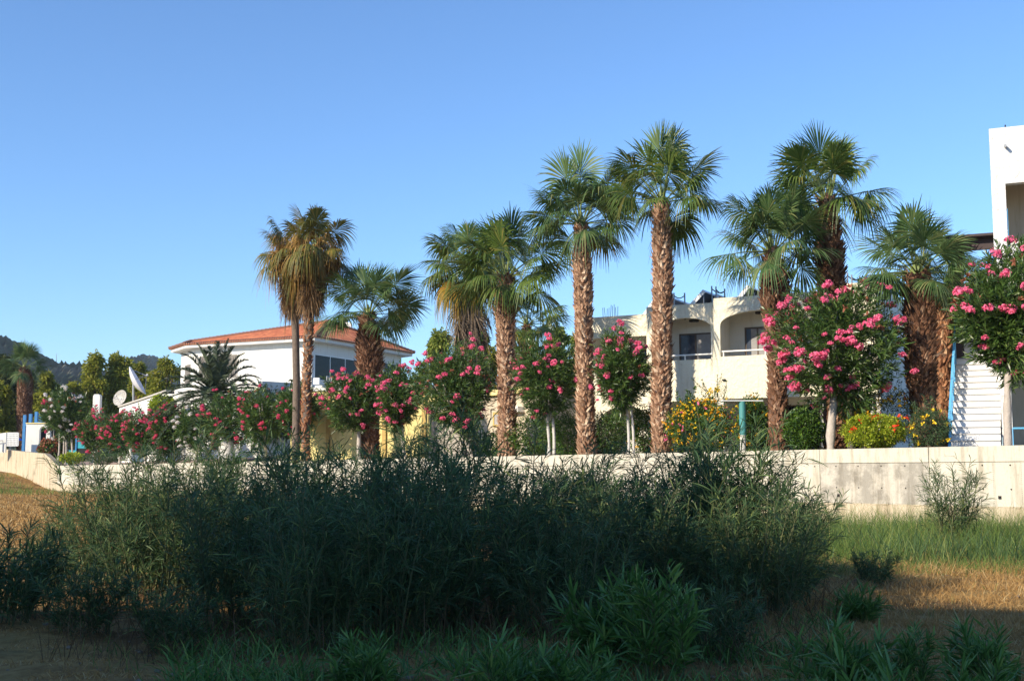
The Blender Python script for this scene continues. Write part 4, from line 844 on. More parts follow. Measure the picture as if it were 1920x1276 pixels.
def oleander(label, px, off, cx, cy, rx, ry, kind, nfl, trunks, seed, tips=1200, lsc=1.0, forkpy=None, white=False, fsc=1.0, group=None, small=False, Y=None, flat=.75):
    rng = np.random.default_rng(seed); tips = int(tips*.72)
    if Y is None: b = terr(px, off)
    else: x_ = at(px, 850, Y)[0]; b = np.array([x_, Y, float(terr_z(x_, Y))])
    Y = b[1]; c = at(cx, cy, Y)-b; a, h = rx/ppm(Y), ry/ppm(Y)
    t = thing('oleander_tree', label, 'oleander', tuple(b), 0, group)
    low = c[2]-h
    # trunks, forking into limbs inside the crown
    for (tx, lean) in trunks:
        x_ = (tx-px)/ppm(Y); x2 = x_+lean; mb = MB(); zc = low+.25*h; r0 = (.058 if len(trunks) > 1 else .095)*max(.7, a/1.3)
        zz = np.linspace(-.1, zc, 7); w = np.sin(np.linspace(0, 5, 7)+seed)*.03; P = np.stack([np.interp(zz, [0, zc], [x_, x2*.6+c[0]*.3])+w, w*.6+(tx % 7)*.02, zz], -1); mb.tube(P, np.linspace(r0*1.25, r0*.85, 7)*(1+.12*rng.normal(size=7)), 9)
        mb.blob((x_, 0, -.02), (r0*1.7, r0*1.7, r0*1.3), seed, .08)
        for k in range(7):
            d = unit_rand(rng, 1)[0]; q = c+d*np.array([a*.6, a*.6, h*.6]); m_ = (P[-1]+q)/2+[0, 0, .0]; m_[2] -= .1*h; mb.tube([P[-1], m_, q], [r0*.6, r0*.38, r0*.15], 5)
        mb.build('trunk', M_WOODW if white else M_WOOD, t, smooth=True)
    # crown: many leafy shoots; the outline is broken by lobes, the foot is cut to a cone
    D = unit_rand(rng, tips); lob = 1+.15*np.sin(D[:, 0]*4.3+seed*1.7)+.13*np.sin(D[:, 2]*5+seed*2+D[:, 1]*4)+.07*np.sin(D[:, 0]*11+D[:, 2]*9+seed); rad = (rng.random(tips)**.35)*lob
    rad = np.where(rng.random(tips) < .14, rad*(1.05+.2*rng.random(tips)), rad)
    Pt = D*rad[:, None]*np.array([a, a*.95, h]); 
    zrel = Pt[:, 2]/h; nar = np.where(zrel < 0, 1+.38*zrel, 1-.12*np.clip(zrel, 0, 1)**2)*1.02; Pt[:, 0] *= nar; Pt[:, 1] *= nar; Pt += c
    dr = unit(D*np.array([1, 1, .8])+[0, 0, .55]+rng.normal(size=(tips, 3))*.28)
    mb = MB(); nl = 11; S0 = Pt-dr*.22*lsc
    k = np.repeat(np.arange(tips), nl); u = np.tile(np.linspace(0, 1, nl), tips); B = S0[k]+dr[k]*(u*.3*lsc)[:, None]
    rnd = unit_rand(rng, len(k)); sd = unit(np.cross(dr[k], rnd)); dl = unit(dr[k]*(.55+.7*u)[:, None]+sd*(.95-.35*u)[:, None])
    leaves(mb, B, dl, (.20*lsc)*(.7+.5*rng.random(len(k))), .034*lsc, .12, 2, rng, 0, [.4, 1, .08])
    sh = rng.random(tips) < .5; mb2 = Pt[sh]-D[sh]*.3*lsc
    for p, q in zip(mb2[::3], Pt[sh][::3]): mb.tube([p, q], [.012*lsc, .006*lsc], 3, 1, cap=False)
    mb.build('crown', [G_OLE, M_TWIG], t)
    # blossoms on the outer shell, mostly high and to the sunny side
    n = nfl*8; Df = unit_rand(rng, n); sc_ = Df @ unit(SUNV*[1, 1, 1.0]+[-.1, -.25, .1])+.5*rng.normal(size=n); Df = Df[rng.random(n) < 1/(1+np.exp(-2.6*sc_+.9))][:nfl]; Df = Df[np.argsort(Df[:, 2])]
    Pf = []
    for d in Df:
        lb = 1+.15*np.sin(d[0]*4.3+seed*1.7)+.13*np.sin(d[2]*5+seed*2+d[1]*4)+.07*np.sin(d[0]*11+d[2]*9+seed); p = d*lb*1.02*np.array([a, a*.95, h]); zr2 = p[2]/h; nr = (1+.38*zr2 if zr2 < 0 else 1-.12*zr2*zr2)*1.02; p[0] *= nr; p[1] *= nr; Pf.append(p+c+[0, 0, .04])
    mats = {'pink': G_PINK, 'red': G_RED, 'white': G_WHT}
    for i, p in enumerate(Pf):
        for j in range(1+int(rng.random() < .35)):
            f = bpy.data.objects.new('flower_cluster', PETALS[(kind, i % 3)]); C.objects.link(f); f.parent = t; s_ = fsc*(.45+.55*rng.random()); f.scale = (s_, s_, s_*.9); f.rotation_euler = (rng.normal()*.4, rng.normal()*.4, rng.random()*6.28); f.location = p+rng.normal(size=3)*.16*fsc*j
    mb = MB(); n = max(6, nfl//2); Dd = unit_rand(rng, n)
    if n: Dd[:, 2] = np.abs(Dd[:, 2]); P_ = c+Dd*np.array([a, a, h])*.98; leaves(mb, np.repeat(P_, 8, 0), unit_rand(rng, n*8)+[0, 0, .5], .09*fsc, .05*fsc, .1, 1, rng, 0, [1, .6]); mb.build('spent_blossoms', G_DRY, t)
    return t
oleander('large round oleander tree full of pink blossoms in front of the hotel right end', 1557, .75, 1572, 648, 110, 116, 'pink', 76, [(1556, .05)], 3, 2600, 1.1, fsc=1.35)
oleander('pink oleander tree with a pale crooked trunk in front of the white stair', 1890, .75, 1896, 592, 108, 116, 'pink', 34, [(1888, .12)], 8, 2600, 1.15, fsc=1.3)
oleander('pink oleander on two white stems between the two tallest left palms', 1183, 1.0, 1166, 702, 57, 72, 'pink', 30, [(1180, -.05), (1189, .05)], 5, 1500, 1.1, white=True, fsc=1.15)
oleander('pink oleander on two white stems between the tan-trunked palm and the hotel corner', 1034, 1.0, 1026, 710, 62, 74, 'pink', 30, [(1029, -.1), (1038, .12)], 6, 1500, 1.1, white=True, fsc=1.15)
oleander('wide pink oleander with a thick leaning trunk left of the thick skirted palm foot', 885, .9, 857, 728, 74, 82, 'pink', 46, [(885, -.35)], 7, 1900, 1.15, fsc=1.15)
oleander('narrow pink oleander with one thin bent trunk in front of the yellow annex', 762, 1.0, 746, 745, 45, 58, 'pink', 34, [(762, -.25)], 9, 1200, 1.2, fsc=1.2)
oleander('pink oleander in front of the thick shaggy palm trunk and yellow annex', 674, 1.3, 660, 752, 55, 56, 'pink', 34, [(676, .0)], 10, 1300, 1.2, fsc=1.25)
oleander('round crimson oleander on a stout trunk left of the yellow annex', 572, 1.0, 558, 770, 47, 52, 'red', 20, [(573, .1)], 12, 1100, 1.3, fsc=1.1)
oleander('crimson oleander second to the left of the yellow annex', 497, 1.0, 493, 782, 46, 56, 'red', 24, [(500, 0)], 13, 900, 1.4, fsc=1.15)
oleander('crimson oleander just right of the white flowering one in the hedge row', 434, 1.0, 430, 786, 44, 54, 'red', 22, [(436, 0)], 14, 800, 1.5, fsc=1.2, white=True)
oleander('white flowering oleander in the middle of the crimson hedge row', 368, 1.0, 368, 800, 40, 42, 'white', 26, [(372, 0)], 15, 800, 1.6, fsc=1.6)
hl = ['crimson oleander just left of the white flowering one in the hedge row', 'crimson oleander below the big satellite dish', 'crimson oleander below the small satellite dish', 'crimson oleander below the white chimney, first of the hedge row']
for k, (cx, cy, rx, ry) in enumerate(((318, 806, 38, 42), (272, 810, 37, 39), (224, 812, 36, 37), (178, 812, 36, 36))):
    oleander(hl[k], cx+4, 1.0, cx, cy, rx, ry, 'red', 50, [(cx+4, .1)], 20+k, 900, 1.6, fsc=1.2)
oleander('white flowering oleander at the far left on a cluster of pale stems', 122, 1.0, 126, 776, 36, 42, 'white', 38, [(111, -.2), (121, 0), (127, 0), (139, .1)], 31, 1000, 1.9, fsc=1.8, white=False)
oleander('small red-flowered oleander peeking out left of the white one', 104, 4, 96, 778, 17, 30, 'red', 12, [(104, 0)], 32, 400, 1.8, fsc=1.6)

# ---- leafy bushes on the terrace
def bush(name, label, cat, px, off, cx, cy, rx, ry, leaf, seed, n=7000, L=.09, W=.045, flowers=None, droop=.2, bulge=.12, shoots=0, Y=None, group=None, tall=0):
    rng = np.random.default_rng(seed); b = terr(px, off) if Y is None else np.array([at(px, 850, Y)[0], Y, float(terr_z(at(px, 850, Y)[0], Y))]); Y = b[1]
    c = at(cx, cy, Y)-b; a, h = rx/ppm(Y), ry/ppm(Y); t = thing(name, label, cat, tuple(b), 0, group)
    mb = MB()
    for k in range(9): d = unit_rand(rng, 1)[0]*[.6, .5, .3]; mb.tube([(d[0]*.2, d[1]*.2, -.05), c*.5+d*[a*.5, a*.3, 0], c+d*[a, a, h]], [.035, .025, .01], 5)
    mb.build('stem', M_WOODD, t)
    D = unit_rand(rng, n); lob = 1+bulge*np.sin(D[:, 0]*6+seed)+bulge*np.sin(D[:, 2]*7+D[:, 1]*5+seed); rad = rng.random(n)**.3*lob; P = D*rad[:, None]*[a, min(a, 1.1), h]
    cl = unit_rand(rng, 60)*[a, min(a, 1.1), h]; j = rng.integers(0, 60, n); m_ = rng.random(n) < .35; P = np.where(m_[:, None], cl[j]*.95+rng.normal(size=(n, 3))*.14*min(1, h), P)+c
    P[:, 2] = np.maximum(P[:, 2], .03+.1*rng.random(n)); mb = MB(); dd = unit(D+[0, 0, .4]+rng.normal(size=(n, 3))*.7); leaves(mb, P, dd, L*(.6+.7*rng.random(n)), W*(.7+.5*rng.random(n)), droop, 2, rng, 0, [.3, 1, .1])
    for k in range(shoots):
        q = c+unit(np.array([rng.normal(), rng.normal()*.5, 1.6]))*[a, a, h]; q0 = c+(q-c)*.6; q1 = q+[rng.normal()*.15, 0, .35+.3*rng.random()]; mb.tube([q0, q, q1], [.014, .01, .005], 4, 0, cap=False); u = rng.random((50, 1)); leaves(mb, q0+(q1-q0)*u, rng.normal(size=(50, 3))+[0, 0, .5], L*1.2, W, droop, 2, rng, 0, [.3, 1, .1])
    mb.build('foliage', leaf, t)
    if flowers:
        for fm, fn, fs in flowers:
            mb = MB(); D = unit_rand(rng, fn); D[:, 1] = -np.abs(D[:, 1])*.9; D = unit(D+[-.15, 0, .25]); P = c+D*(1.0+.1*rng.normal(size=(fn, 1)))*[a, min(a, 1.1), h]
            P[:, 2] = np.maximum(P[:, 2], .1); k = np.repeat(np.arange(fn), 7); leaves(mb, P[k]+rng.normal(size=(len(k), 3))*fs*.35, unit_rand(rng, len(k)), fs, fs*.8, 0, 1, rng, 0, [.8, .8]); o = mb.build('blossoms', fm, t); o['kind'] = 'stuff'
    return t
bush('hedge_bush', 'dark green hedge bush left of the white-stemmed oleander by the tan palm', 'bush', 925, 1.8, 925, 835, 34, 26, G_HEDGE, 1, 3500)
bush('hedge_bush', 'glossy green hedge bush right of the tan-trunked palm', 'bush', 1000, 2.4, 1000, 818, 46, 40, G_HEDGE, 2, 6000)
bush('hedge_bush', 'glossy green hedge bush left of the palm at the hotel corner', 'bush', 1068, 2.6, 1066, 815, 40, 40, G_HEDGE, 3, 6000)
bush('hedge_bush', 'darker hedge bush right of the palm at the hotel corner', 'bush', 1140, 2.6, 1138, 815, 38, 40, G_OLE, 4, 6000)
bush('hedge_bush', 'yellowish green bush between the two white stems and the tallest palm', 'bush', 1212, 2.2, 1212, 810, 32, 46, G_HEDGE, 5, 5000, flowers=[(G_ORG, 14, .05)])
bush('lantana_bush', 'orange and yellow flowering bush right of the tallest palm', 'bush', 1310, 1.6, 1312, 800, 60, 48, G_HEDGE, 6, 9000, flowers=[(G_ORG, 170, .05), (G_YEL, 90, .05), (G_PINK, 14, .07)], shoots=6)
bush('tall_yellow_bush', 'wispy tall bush with yellow flower heads in front of the balcony shadow', 'bush', 1350, 2.6, 1345, 770, 42, 44, G_FEATH, 7, 1800, .07, .02, flowers=[(G_YEL, 26, .07)], shoots=6, bulge=.3)
bush('lantana_bush', 'green bush with small orange blossoms left of the bulging palm trunk', 'bush', 1418, 1.9, 1416, 800, 36, 52, G_HEDGE, 8, 6000, flowers=[(G_ORG, 40, .05), (G_YEL, 18, .05)])
bush('hedge_bush', 'dark glossy bush right of the bulging palm trunk', 'bush', 1510, 1.8, 1506, 806, 34, 40, G_HEDGE, 9, 5500)
bush('feathery_bush', 'feathery bush with yellow and red flower spikes left of the stout palm', 'bush', 1640, 2.6, 1650, 782, 72, 52, G_FEATH, 10, 9000, .07, .022, flowers=[(G_YEL, 70, .07), (G_ORG, 30, .06), (G_SCAR, 10, .08)], shoots=10, bulge=.2)
bush('feathery_bush', 'dark feathery bush at the foot of the stout palm', 'bush', 1750, .9, 1742, 802, 38, 34, G_FEATH, 11, 5000, .07, .022, flowers=[(G_YEL, 20, .06)], shoots=5, bulge=.2)
bush('hibiscus_bush', 'bright lime-green rounded bush with a few scarlet flowers on the wall top', 'bush', 1642, 1.0, 1640, 808, 56, 30, G_LIME, 12, 8000, .075, .045, flowers=[(G_SCAR, 7, .10)])
bush('low_round_bush', 'brownish rounded bush overhanging the end of the concrete wall', 'bush', 104, 1.2, 100, 842, 24, 20, G_HEDGE, 13, 3500, .2, .1, flowers=[(G_DRY, 120, .16)])
bush('low_bush', 'low bright green bush beneath the stems of the white oleander', 'bush', 136, 1.0, 136, 858, 22, 9, G_LIME, 14, 1600, .2, .1)
bush('grey_shrub', 'low greyish shrub on the wall top below the crimson hedge row', 'bush', 200, .8, 196, 858, 42, 8, G_FEATH, 15, 3000, .2, .03, bulge=.3)
bush('grey_shrub', 'straggly olive shrub on the wall top under the white flowering oleander', 'bush', 320, .8, 330, 846, 70, 18, G_FEATH, 16, 5000, .2, .03, bulge=.3)
bush('green_bush', 'bright green bush peeking over the crimson hedge row before the low white house', 'bush', 300, 3.5, 304, 764, 24, 22, G_LIME, 17, 4000, .2, .1)
# whitewashed stump
p = terr(430, .9); t = thing('whitewashed_stump', 'thick whitewashed tree trunk foot below the crimson oleanders', 'tree trunk', tuple(p)); mb = MB(); h = zat(815, p[1])-p[2]; mb.tube([(0, 0, -.1), (0, 0, h*.3), (-.05, 0, h*.7), (-.1, 0, h)], [.55, .48, .42, .36], 12); mb.build('trunk', M_WOODW, t, smooth=True)

# ---- background trees
def tree(name, label, cx, top, rx, Y, leaf, seed, n=6000, squat=1.0, base=3.0, L=.34, group='trees behind the buildings'):
    rng = np.random.default_rng(seed); p = at(cx, top, Y); H_ = p[2]-base; a = rx/ppm(Y); t = thing(name, label, 'tree', (p[0], Y, base), 0, group)
    mb = MB(); mb.tube([(0, 0, -.5), (.1, 0, H_*.35), (0, .1, H_*.75)], [.035*H_, .025*H_, .01*H_], 8)
    nb = 15; BL = []
    for k in range(nb):
        th = rng.random()*6.283; zr = .28+.66*(k+.5)/nb; rr = a*(1-.75*abs(zr-.5)**1.3*1.6)*(.3+.6*rng.random()); c = np.array([math.cos(th)*rr, math.sin(th)*rr, zr*H_]); s_ = a*(.30+.24*rng.random())*(1 if zr < .8 else .75); BL.append((c, s_)); mb.tube([(0, 0, H_*zr*.55), c*.6+[0, 0, H_*zr*.3], c], [.012*H_, .008*H_, .003*H_], 5)
    BL.append((np.array([0, 0, H_-a*.3]), a*.34))
    mb.build('trunk', M_WOODD, t); mb = MB(); m_ = n//len(BL)
    for c, s_ in BL:
        D = unit_rand(rng, m_); P = c+D*(rng.random((m_, 1))**.45)*s_*(1+.2*np.sin(D[:, :1]*7+s_*9))*[1, 1, 1.1]; dd = unit(D+rng.normal(size=(m_, 3))*.6+[0, 0, -.2]); leaves(mb, P, dd, L*(.6+.8*rng.random(m_)), L*.42, .25, 2, rng, 0, [.35, 1, .15])
    mb.build('crown', leaf, t); return t
BT = [('tall yellowish tree left of the big satellite dish', 180, 662, 34, 150, G_TREE, 5), ('leafy tree just right of the tall yellowish one above the chimney', 218, 664, 32, 152, G_TREE, 6), ('tree behind the big satellite dish', 262, 680, 30, 158, G_TREE, 7), ('tree touching the left corner of the tiled house', 310, 672, 34, 150, G_TREE, 8),
      ('small tree between the far-left palm and the tall yellowish tree', 88, 698, 28, 150, G_TREE, 9), ('low tree behind the white oleander', 138, 718, 30, 146, G_TREE, 10), ('dark tree behind the far-left palm crown', 66, 712, 40, 165, G_TREED, 11), ('dark tree at the left picture edge', 6, 668, 36, 140, G_TREED, 12), ('lower olive tree at the left picture edge', -4, 718, 34, 134, G_TREE, 13),
      ('dark tree filling the gap behind the hedge row', 225, 712, 60, 165, G_TREED, 14), ('pale green tree right of the tiled house', 824, 620, 46, 90, G_TREEL, 15), ('darker tree behind the thick skirted palm', 905, 628, 34, 88, G_TREE, 16), ('pale green tree above the oleander between tan palm and hotel', 1046, 616, 30, 86, G_TREEL, 17), ('pale green tree touching the hotel left corner', 1082, 628, 30, 88, G_TREEL, 18), ('dark tree just left of the small dark palm', 965, 650, 26, 92, G_TREE, 19),
      ('distant tree seen between stout palm and stair', 1790, 560, 36, 62, G_TREE, 20), ('dark tree behind the hedge bushes left of the hotel', 1010, 690, 50, 80, G_TREED, 21), ('dark bushy tree behind the yellow annex left end', 520, 730, 60, 90, G_TREED, 22)]
for lab, cx, top, rx, Y, m_, s_ in BT: tree('dark_tree' if m_ == G_TREED else 'leafy_tree', lab, cx, top, rx, Y, m_, s_, 7000, L=.42 if Y > 100 else .3)

# ---- the willowy shrubs in the field
def willow_mesh(seed, nst, H_, sp, nl, LL, WW, leafmat_, side=7, droop=.3):
    rng = np.random.default_rng(seed); mb, tw = MB(), MB(); PB, PD, PL = [], [], []
    for k in range(nst):
        az = rng.random()*6.283; out = sp*math.sqrt(rng.random()); h = H_*(.45+.62*rng.random()**.8)*(1-.22*(out/sp)**2); b = np.array([math.cos(az)*out*.5, math.sin(az)*out*.5, 0]); tip = np.array([math.cos(az)*out, math.sin(az)*out, h]); t_ = np.linspace(0, 1, 6)[:, None]
        P = b*(1-t_)+(tip-b)*np.concatenate([t_[:, :1]**1.4, t_[:, :1]**1.4, t_[:, :1]], 1)+b*t_; P[:, :2] += .03*np.sin(t_*5+k)*H_; mb.tube(P, np.linspace(.013, .003, 6)*H_/1.6, 4, 1, cap=False)
        def run(P, n, u0):
            q = u0+(1-u0)*np.sort(rng.random(n)); tt = np.linspace(0, 1, len(P)); B = np.stack([np.interp(q, tt, P[:, i]) for i in range(3)], -1); T_ = unit(np.stack([np.interp(q, tt, np.gradient(P, axis=0)[:, i]) for i in range(3)], -1)); s = unit(np.cross(T_, rng.normal(size=(n, 3)))); PB.append(B); PD.append(T_*.9+s*(.55+.35*rng.random((n, 1)))); PL.append(LL*(.55+.55*rng.random(n))*(1-.35*(q > .93)))
        run(P, nl, .08)
        for j in range(side):
            u = .1+.82*rng.random(); i = u*5; i0 = int(i); p0 = P[i0]+(P[min(5, i0+1)]-P[i0])*(i-i0); d = unit(np.array([math.cos(az)*.5+rng.normal()*.7, math.sin(az)*.5+rng.normal()*.7, 1.3])); ln = H_*(.18+.2*rng.random())*(1.15-u*.5); S = np.stack([p0, p0+d*ln*.5+[0, 0, .02], p0+d*ln+[0, 0, -.01]]); mb.tube(S, [.005, .004, .002], 3, 1, cap=False); run(S, int(nl*.5), .05)
    PB, PD, PL = np.concatenate(PB), np.concatenate(PD), np.concatenate(PL)
    leaves(mb, PB, PD, PL, WW*(.7+.6*rng.random(len(PL))), droop*(.2+1.5*rng.random(len(PL))), 4, rng, 0, [.35, .8, 1, .75, .06], up=np.array([0, 0, 1.]))
    o = mb.build('willowy_shrub', [leafmat_, M_TWIG]); me = o.data; bpy.data.objects.remove(o); return me
WM = [willow_mesh(100+s_, 30, 2.15, 1.15, 30, .30, .0135, G_WIL) for s_ in range(4)]+[willow_mesh(110, 15, 2.1, .55, 34, .27, .013, G_WIL), willow_mesh(111, 18, 1.0, .5, 20, .24, .021, G_WILB, 3, .15), willow_mesh(112, 26, .95, .65, 26, .19, .013, G_WIL, 4), willow_mesh(113, 22, .5, .4, 18, .22, .017, G_WILB, 2, .15)]
SHR = [  # px, Y, kind, scale, label
 (130, 15.5, 0, .62, 'sunlit willowy shrub at the left end of the thicket, beside the bare golden soil'), (215, 17.5, 1, .9, 'willowy shrub in the thicket below the far-left oleanders, sun on its leaves'),
 (275, 14.5, 2, .9, 'half-shaded willowy shrub in front of the thicket left part'), (330, 18, 3, 1.0, 'tall sunlit willowy shrub rising against the wall below the white oleander'), (395, 15.0, 0, 1.0, 'willowy shrub with arching tips below the whitewashed stump'),
 (455, 17.5, 1, 1.04, 'willowy shrub behind the thicket reaching the wall top below the date palm'), (455, 12.3, 2, .80, 'fully shaded willowy shrub in the near row, left of the darkest mass'), (520, 14.4, 3, .98, 'dark willowy shrub whose tips cross the wall below the round crimson oleander'),
 (590, 17.0, 0, 1.04, 'willowy shrub reaching the wall top below the yellow annex left end'), (560, 10.8, 1, .78, 'dark leafy shrub at the bottom of the thicket near row, left of centre'), (640, 13.2, 2, .93, 'dark upright willowy shrub below the shaggy-trunked palm'),
 (700, 16.0, 3, 1.0, 'willowy shrub with wispy tips below the narrow pink oleander'), (705, 11.2, 0, .80, 'deep-shaded shrub in the near row below the yellow annex'), (770, 14.2, 1, .95, 'dark willowy shrub below the leaning oleander trunk'),
 (828, 16.5, 4, 1.3, 'slender tall willowy shrub whose top reaches up to the wide pink oleander'), (850, 12.0, 3, .86, 'near-row dark shrub below the thick skirted palm'), (905, 15.5, 2, .98, 'willowy shrub with its tips against the pale wall below the tan palm'),
 (960, 13.0, 0, .88, 'dark willowy shrub at the middle of the near row, right of centre'), (1010, 16.5, 1, .98, 'willowy shrub silhouetted on the pale wall below the white-stemmed oleander'), (1050, 11.6, 2, .70, 'lower shaded shrub in the near row below the hotel-corner palm'),
 (1085, 15.0, 3, .95, 'willowy shrub silhouetted on the wall below the hotel-corner palm'), (1150, 16.8, 0, .99, 'willowy shrub silhouetted on the wall below the pair of white stems'), (1165, 13.0, 1, .80, 'shaded shrub in the near row below the pair of white stems'),
 (1225, 15.0, 2, .96, 'willowy shrub on the wall background below the tallest palm'), (1290, 16.5, 3, .96, 'willowy shrub right of the tallest palm foot, seen against the wall'), (1300, 13.0, 0, .78, 'dark near-row shrub below the orange flowering bush'),
 (1375, 14.5, 4, 1.15, 'slender willowy shrub rising above the wall under the teal pole'), (1385, 15.5, 1, 1.03, 'tall dark willowy shrub below the teal pole'), (1418, 13.2, 2, .86, 'bushy dark shrub at the right end of the thicket'), (1452, 14.2, 3, .72, 'outermost right shrub of the thicket with broad leaves over the dry grass'),
 (5, 12.2, 6, 1.1, 'low shaded shrub cut by the left picture edge'), (50, 13.2, 6, .9, 'low dark shrub beside the left picture edge, tips in the sun'), (165, 11.6, 6, .75, 'small dark shrub on the shaded soil at lower left'), (330, 10.8, 6, .7, 'small dark shrub on the shaded soil left of the near row'),
 (1240, 9.2, 5, .86, 'upright broad-leaved green shrub in the shade below the tallest palm'), (1170, 9.8, 7, 1.2, 'small pale-tipped plant between the near row and the upright broad-leaved shrub'), (925, 8.0, 7, .95, 'small light green plant at the bottom edge of the photo, centre'), (1080, 8.2, 7, .8, 'small green plant at the bottom edge right of the centre one'),
 (1330, 10.2, 6, .7, 'low shaded shrub in the shade under the thicket right part'), (1640, 6.6, 7, 1.0, 'close broad-leaved green plant at the bottom edge below the lime-green bush'), (1735, 6.2, 7, .85, 'close arching green plant at the bottom edge below the stout palm'), (1590, 12.5, 7, .8, 'green plant on the edge between shaded and sunlit dry grass'),
 (1640, 17.0, 6, .62, 'sparse green shrub standing in the sunlit dry grass below the lime-green bush'), (1790, 23.5, 4, .92, 'slender dark willowy shrub standing alone before the right part of the wall'), (700, 8.9, 7, .8, 'small dark plant at the bottom edge left of centre'), (1555, 8.3, 7, .9, 'bright green plant at the bottom edge, left of the close broad-leaved one'), (1690, 8.6, 5, .5, 'upright green plant behind the two close plants at lower right'), (1815, 7.2, 7, .8, 'arching green plant at the bottom edge left of the lower right corner'),
 (1850, 9.0, 7, .9, 'small dull plant on the shaded dry grass at lower right')]
mnames = ['willowy_shrub']*5+['broad_leaved_shrub', 'low_shrub', 'low_plant']
SHR = [(px, Y, k, s_*(.87*(.9, 1.08, .96, 1.12, .88, 1.02, 1.0)[i_ % 7] if k < 4 else 1), lab) for i_, (px, Y, k, s_, lab) in enumerate(SHR)]
rng = np.random.default_rng(77)
for px, Y, k, s_, lab in SHR:
    x_ = at(px, 1050, Y)[0]; o = bpy.data.objects.new(mnames[k], WM[k]); C.objects.link(o); o.location = (x_, Y, float(field_z(x_, Y))-.02); o.rotation_euler = (0, 0, rng.random()*6.28); w = s_*(1.05 if k < 4 else 1); o.scale = (w, w, s_)
    tag(o, lab, 'shrub' if k < 7 else 'plant', 'willowy shrubs in the field' if k < 5 else 'low shrubs and plants in the field')

# ---- grasses (nobody could count them)
def grassfield(name, label, n, reg, hgt, wid, mat, seed, mask=None, lean=.35, clump=0):
    rng = np.random.default_rng(seed); px0, px1, Y0, Y1 = reg; iy = 1/Y1+(1/Y0-1/Y1)*rng.random(n)**1.0; Y = 1/iy; px = px0+(px1-px0)*rng.random(n); X = (px-CX)/FPX*Y
    if clump: m_ = (wave(X*1.5, Y*1.5, 2.2)+rng.normal(size=n)*.35) > clump-1; X, Y = X[m_], Y[m_]
    if mask: m_ = mask(X, Y, rng); X, Y = X[m_], Y[m_]
    n = len(X); P = np.stack([X, Y, field_z(X, Y)-.01], -1); h = hgt(X, Y, rng); D = np.stack([rng.normal(size=n)*lean, rng.normal(size=n)*lean, np.ones(n)], -1); mb = MB()
    leaves(mb, P, D, h, wid*(.6+.8*rng.random(n)), .35, 3, rng, 0, [1, .85, .6, .05]); o = mb.build(name, mat); tag(o, label, 'grass', kind='stuff'); return o
def wd_(X, Y): return -((X-WA[0])*WN[0]+(Y-WA[1])*WN[1])      # metres in front of the wall
inf = lambda X, Y, rng: wd_(X, Y) > .15
grassfield('dry_grass', 'short straw-coloured dry grass on the open field at right', 120000, (1380, 1990, 7, 34), lambda X, Y, r: .05+.13*r.random(len(X))+.22*sstep(14, 19, Y)*r.random(len(X)), .006, G_STRAW, 1, inf, .5, .8)
grassfield('dry_grass', 'short straw-coloured dry grass on the soil at left and under the shrubs', 80000, (-80, 1400, 7, 40), lambda X, Y, r: .03+.07*r.random(len(X)), .006, G_STRAW, 2, inf, .7, 1.1)
grassfield('green_grass', 'tall green grass growing along the wall foot at right', 60000, (1380, 1990, 17.5, 34), lambda X, Y, r: (.35+.95*r.random(len(X))**2)*sstep(15.5, 24, Y)*(1+.4*wave(X, Y, 1.4)), .007, G_GRASS, 3, lambda X, Y, r: (wd_(X, Y) > .15) & (Y+r.normal(size=len(X))*2.2+wave(X, Y, 1)*2 > 19.5) & (wave(X+3, Y, 1.7)+r.normal(size=len(X))*.45 > -.15), .3)
grassfield('green_grass', 'green grass along the wall foot behind the thicket', 30000, (300, 1400, 24, 70), lambda X, Y, r: .3+.5*r.random(len(X)), .012, G_GRASS, 4, lambda X, Y, r: (wd_(X, Y) > .15) & (wd_(X, Y) < 6+r.normal(size=len(X))), .25)
grassfield('green_grass', 'yellow-green grass tufts at the foot of the far-left wall', 16000, (-60, 330, 60, 112), lambda X, Y, r: .3+.6*r.random(len(X)), .03, G_GRASS, 5, lambda X, Y, r: (wd_(X, Y) > .3) & (Y+wave(X, Y, .3)*10 > 88) & (wave(X, Y, .5) > -.1), .3)
grassfield('dry_grass', 'golden dry grass on the sunlit field at far left', 100000, (-80, 420, 20, 112), lambda X, Y, r: (.07+.16*r.random(len(X)))*(Y/30)**.7, .03, G_STRAW, 6, inf, .6, .9)
grassfield('weeds', 'dark thin-stemmed weeds mixed into the grass at the wall foot', 9000, (1380, 1990, 19, 33), lambda X, Y, r: .5+.6*r.random(len(X)), .013, G_WIL, 9, lambda X, Y, r: (wd_(X, Y) > .2) & (wave(X, Y, 1.1)+r.normal(size=len(X))*.3 > .35) & (Y > 20), .25)
grassfield('weeds', 'long narrow weed leaves filling the shaded ground in front of the thicket', 16000, (330, 1560, 6.6, 12.5), lambda X, Y, r: .14+.3*r.random(len(X)), .012, G_WILB, 12, lambda X, Y, r: (wave(X, Y, 2.1)+r.normal(size=len(X))*.35 > .1), .55)
grassfield('weeds', 'dead brown stalks standing among the willowy shrubs', 2600, (100, 1560, 9.5, 20), lambda X, Y, r: .2+.7*r.random(len(X)), .006, G_STALK, 13, None, .35)
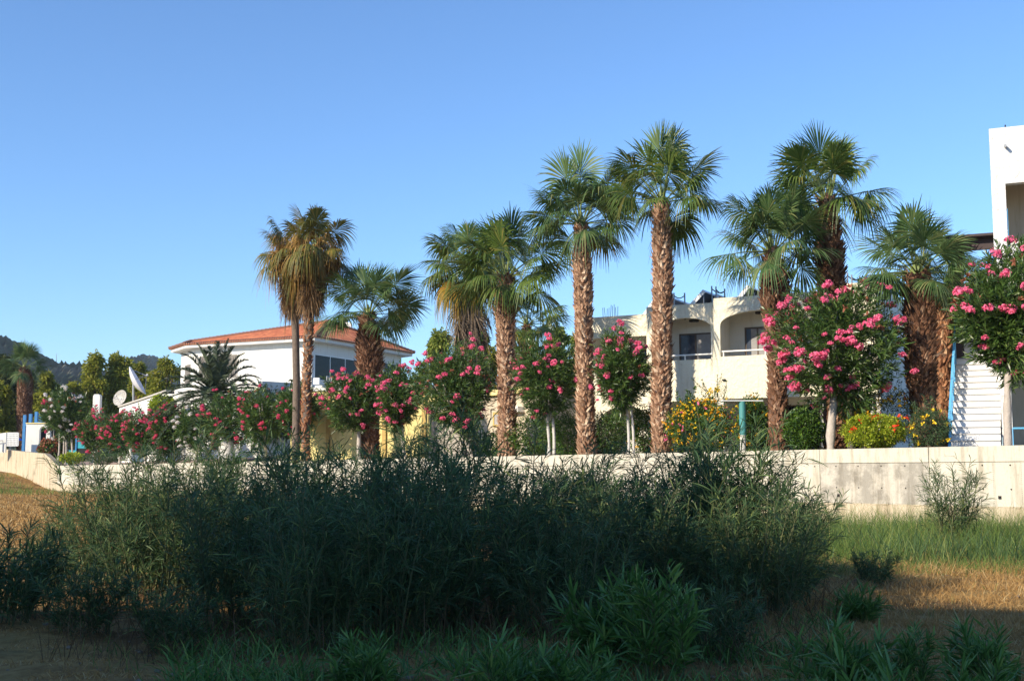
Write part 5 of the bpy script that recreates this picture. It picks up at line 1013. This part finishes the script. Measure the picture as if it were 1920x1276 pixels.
grassfield('dry_grass', 'taller tufts of reddish dry grass and seed stalks at right', 16000, (1430, 2000, 7.5, 22), lambda X, Y, r: .12+.3*r.random(len(X))**2, .006, G_STRAW, 21, lambda X, Y, r: wave(X, Y, 3.3)+r.normal(size=len(X))*.25 > .35, .4)
grassfield('green_grass', 'scattered green tufts on the dry grass at right and left', 9000, (-40, 2000, 8, 24), lambda X, Y, r: .1+.3*r.random(len(X)), .008, G_GRASS, 22, lambda X, Y, r: wave(X+9, Y, 2.7)+r.normal(size=len(X))*.12 > .62, .45)
rng = np.random.default_rng(14); mb = MB()
for k in range(420):
    Y_ = 1/(1/30+(1/6.5-1/30)*rng.random()); X_ = (rng.random()*2000-1000)/FPX*Y_; s_ = .012+.035*rng.random()**3; mb.blob((X_, Y_, float(field_z(X_, Y_))+s_*.2), (s_, s_*(.7+.5*rng.random()), s_*.6), k, .12, seg=6, ring=5)
tag(mb.build('gravel', M_GREYSTONE), 'small pale stones scattered on the dry soil', 'gravel', kind='stuff')
# ---- added unseen trees behind the viewer, placed so their shade falls on the thicket
tree('shade_tree', 'large bushy shade tree standing behind the viewer beside the apartment block', 960, 600, 1, 50, G_TREED, 50, 10) if False else None
def shade(x, y, H_, a, seed, label):
    rng = np.random.default_rng(seed); t = thing('shade_tree', label, 'tree', (x, y, 0), 0, 'trees behind the viewer'); mb = MB(); mb.tube([(0, 0, -.2), (.1, 0, H_*.4), (0, 0, H_*.8)], [.3, .22, .08], 9); mb.build('trunk', M_WOODD, t); mb = MB(); n = 12000
    D = unit_rand(rng, n); P = D*(rng.random((n, 1))**.5)*(1+.15*np.sin(D[:, :1]*5+seed))*[a, a, a*.85]+[0, 0, H_-a*.8]; leaves(mb, P, unit(rng.normal(size=(n, 3))), .42, .22, .2, 2, rng, 0, [.4, 1, .1]); mb.build('crown', G_TREED, t)
kx, ky = -SUNV[0]/SUNV[2], -SUNV[1]/SUNV[2]
for (X_, Y_, H_, a, s_) in ((-.7, 15.2, 11, 1.7, 1), (1.3, 15.6, 12, 1.6, 2)):
    zc = H_-a*.8-1.0; shade(X_-kx*zc, Y_-ky*zc, H_, a, s_, ['bushy shade tree behind the viewer, the left one of two', 'bushy shade tree behind the viewer, the right one of two'][s_-1])
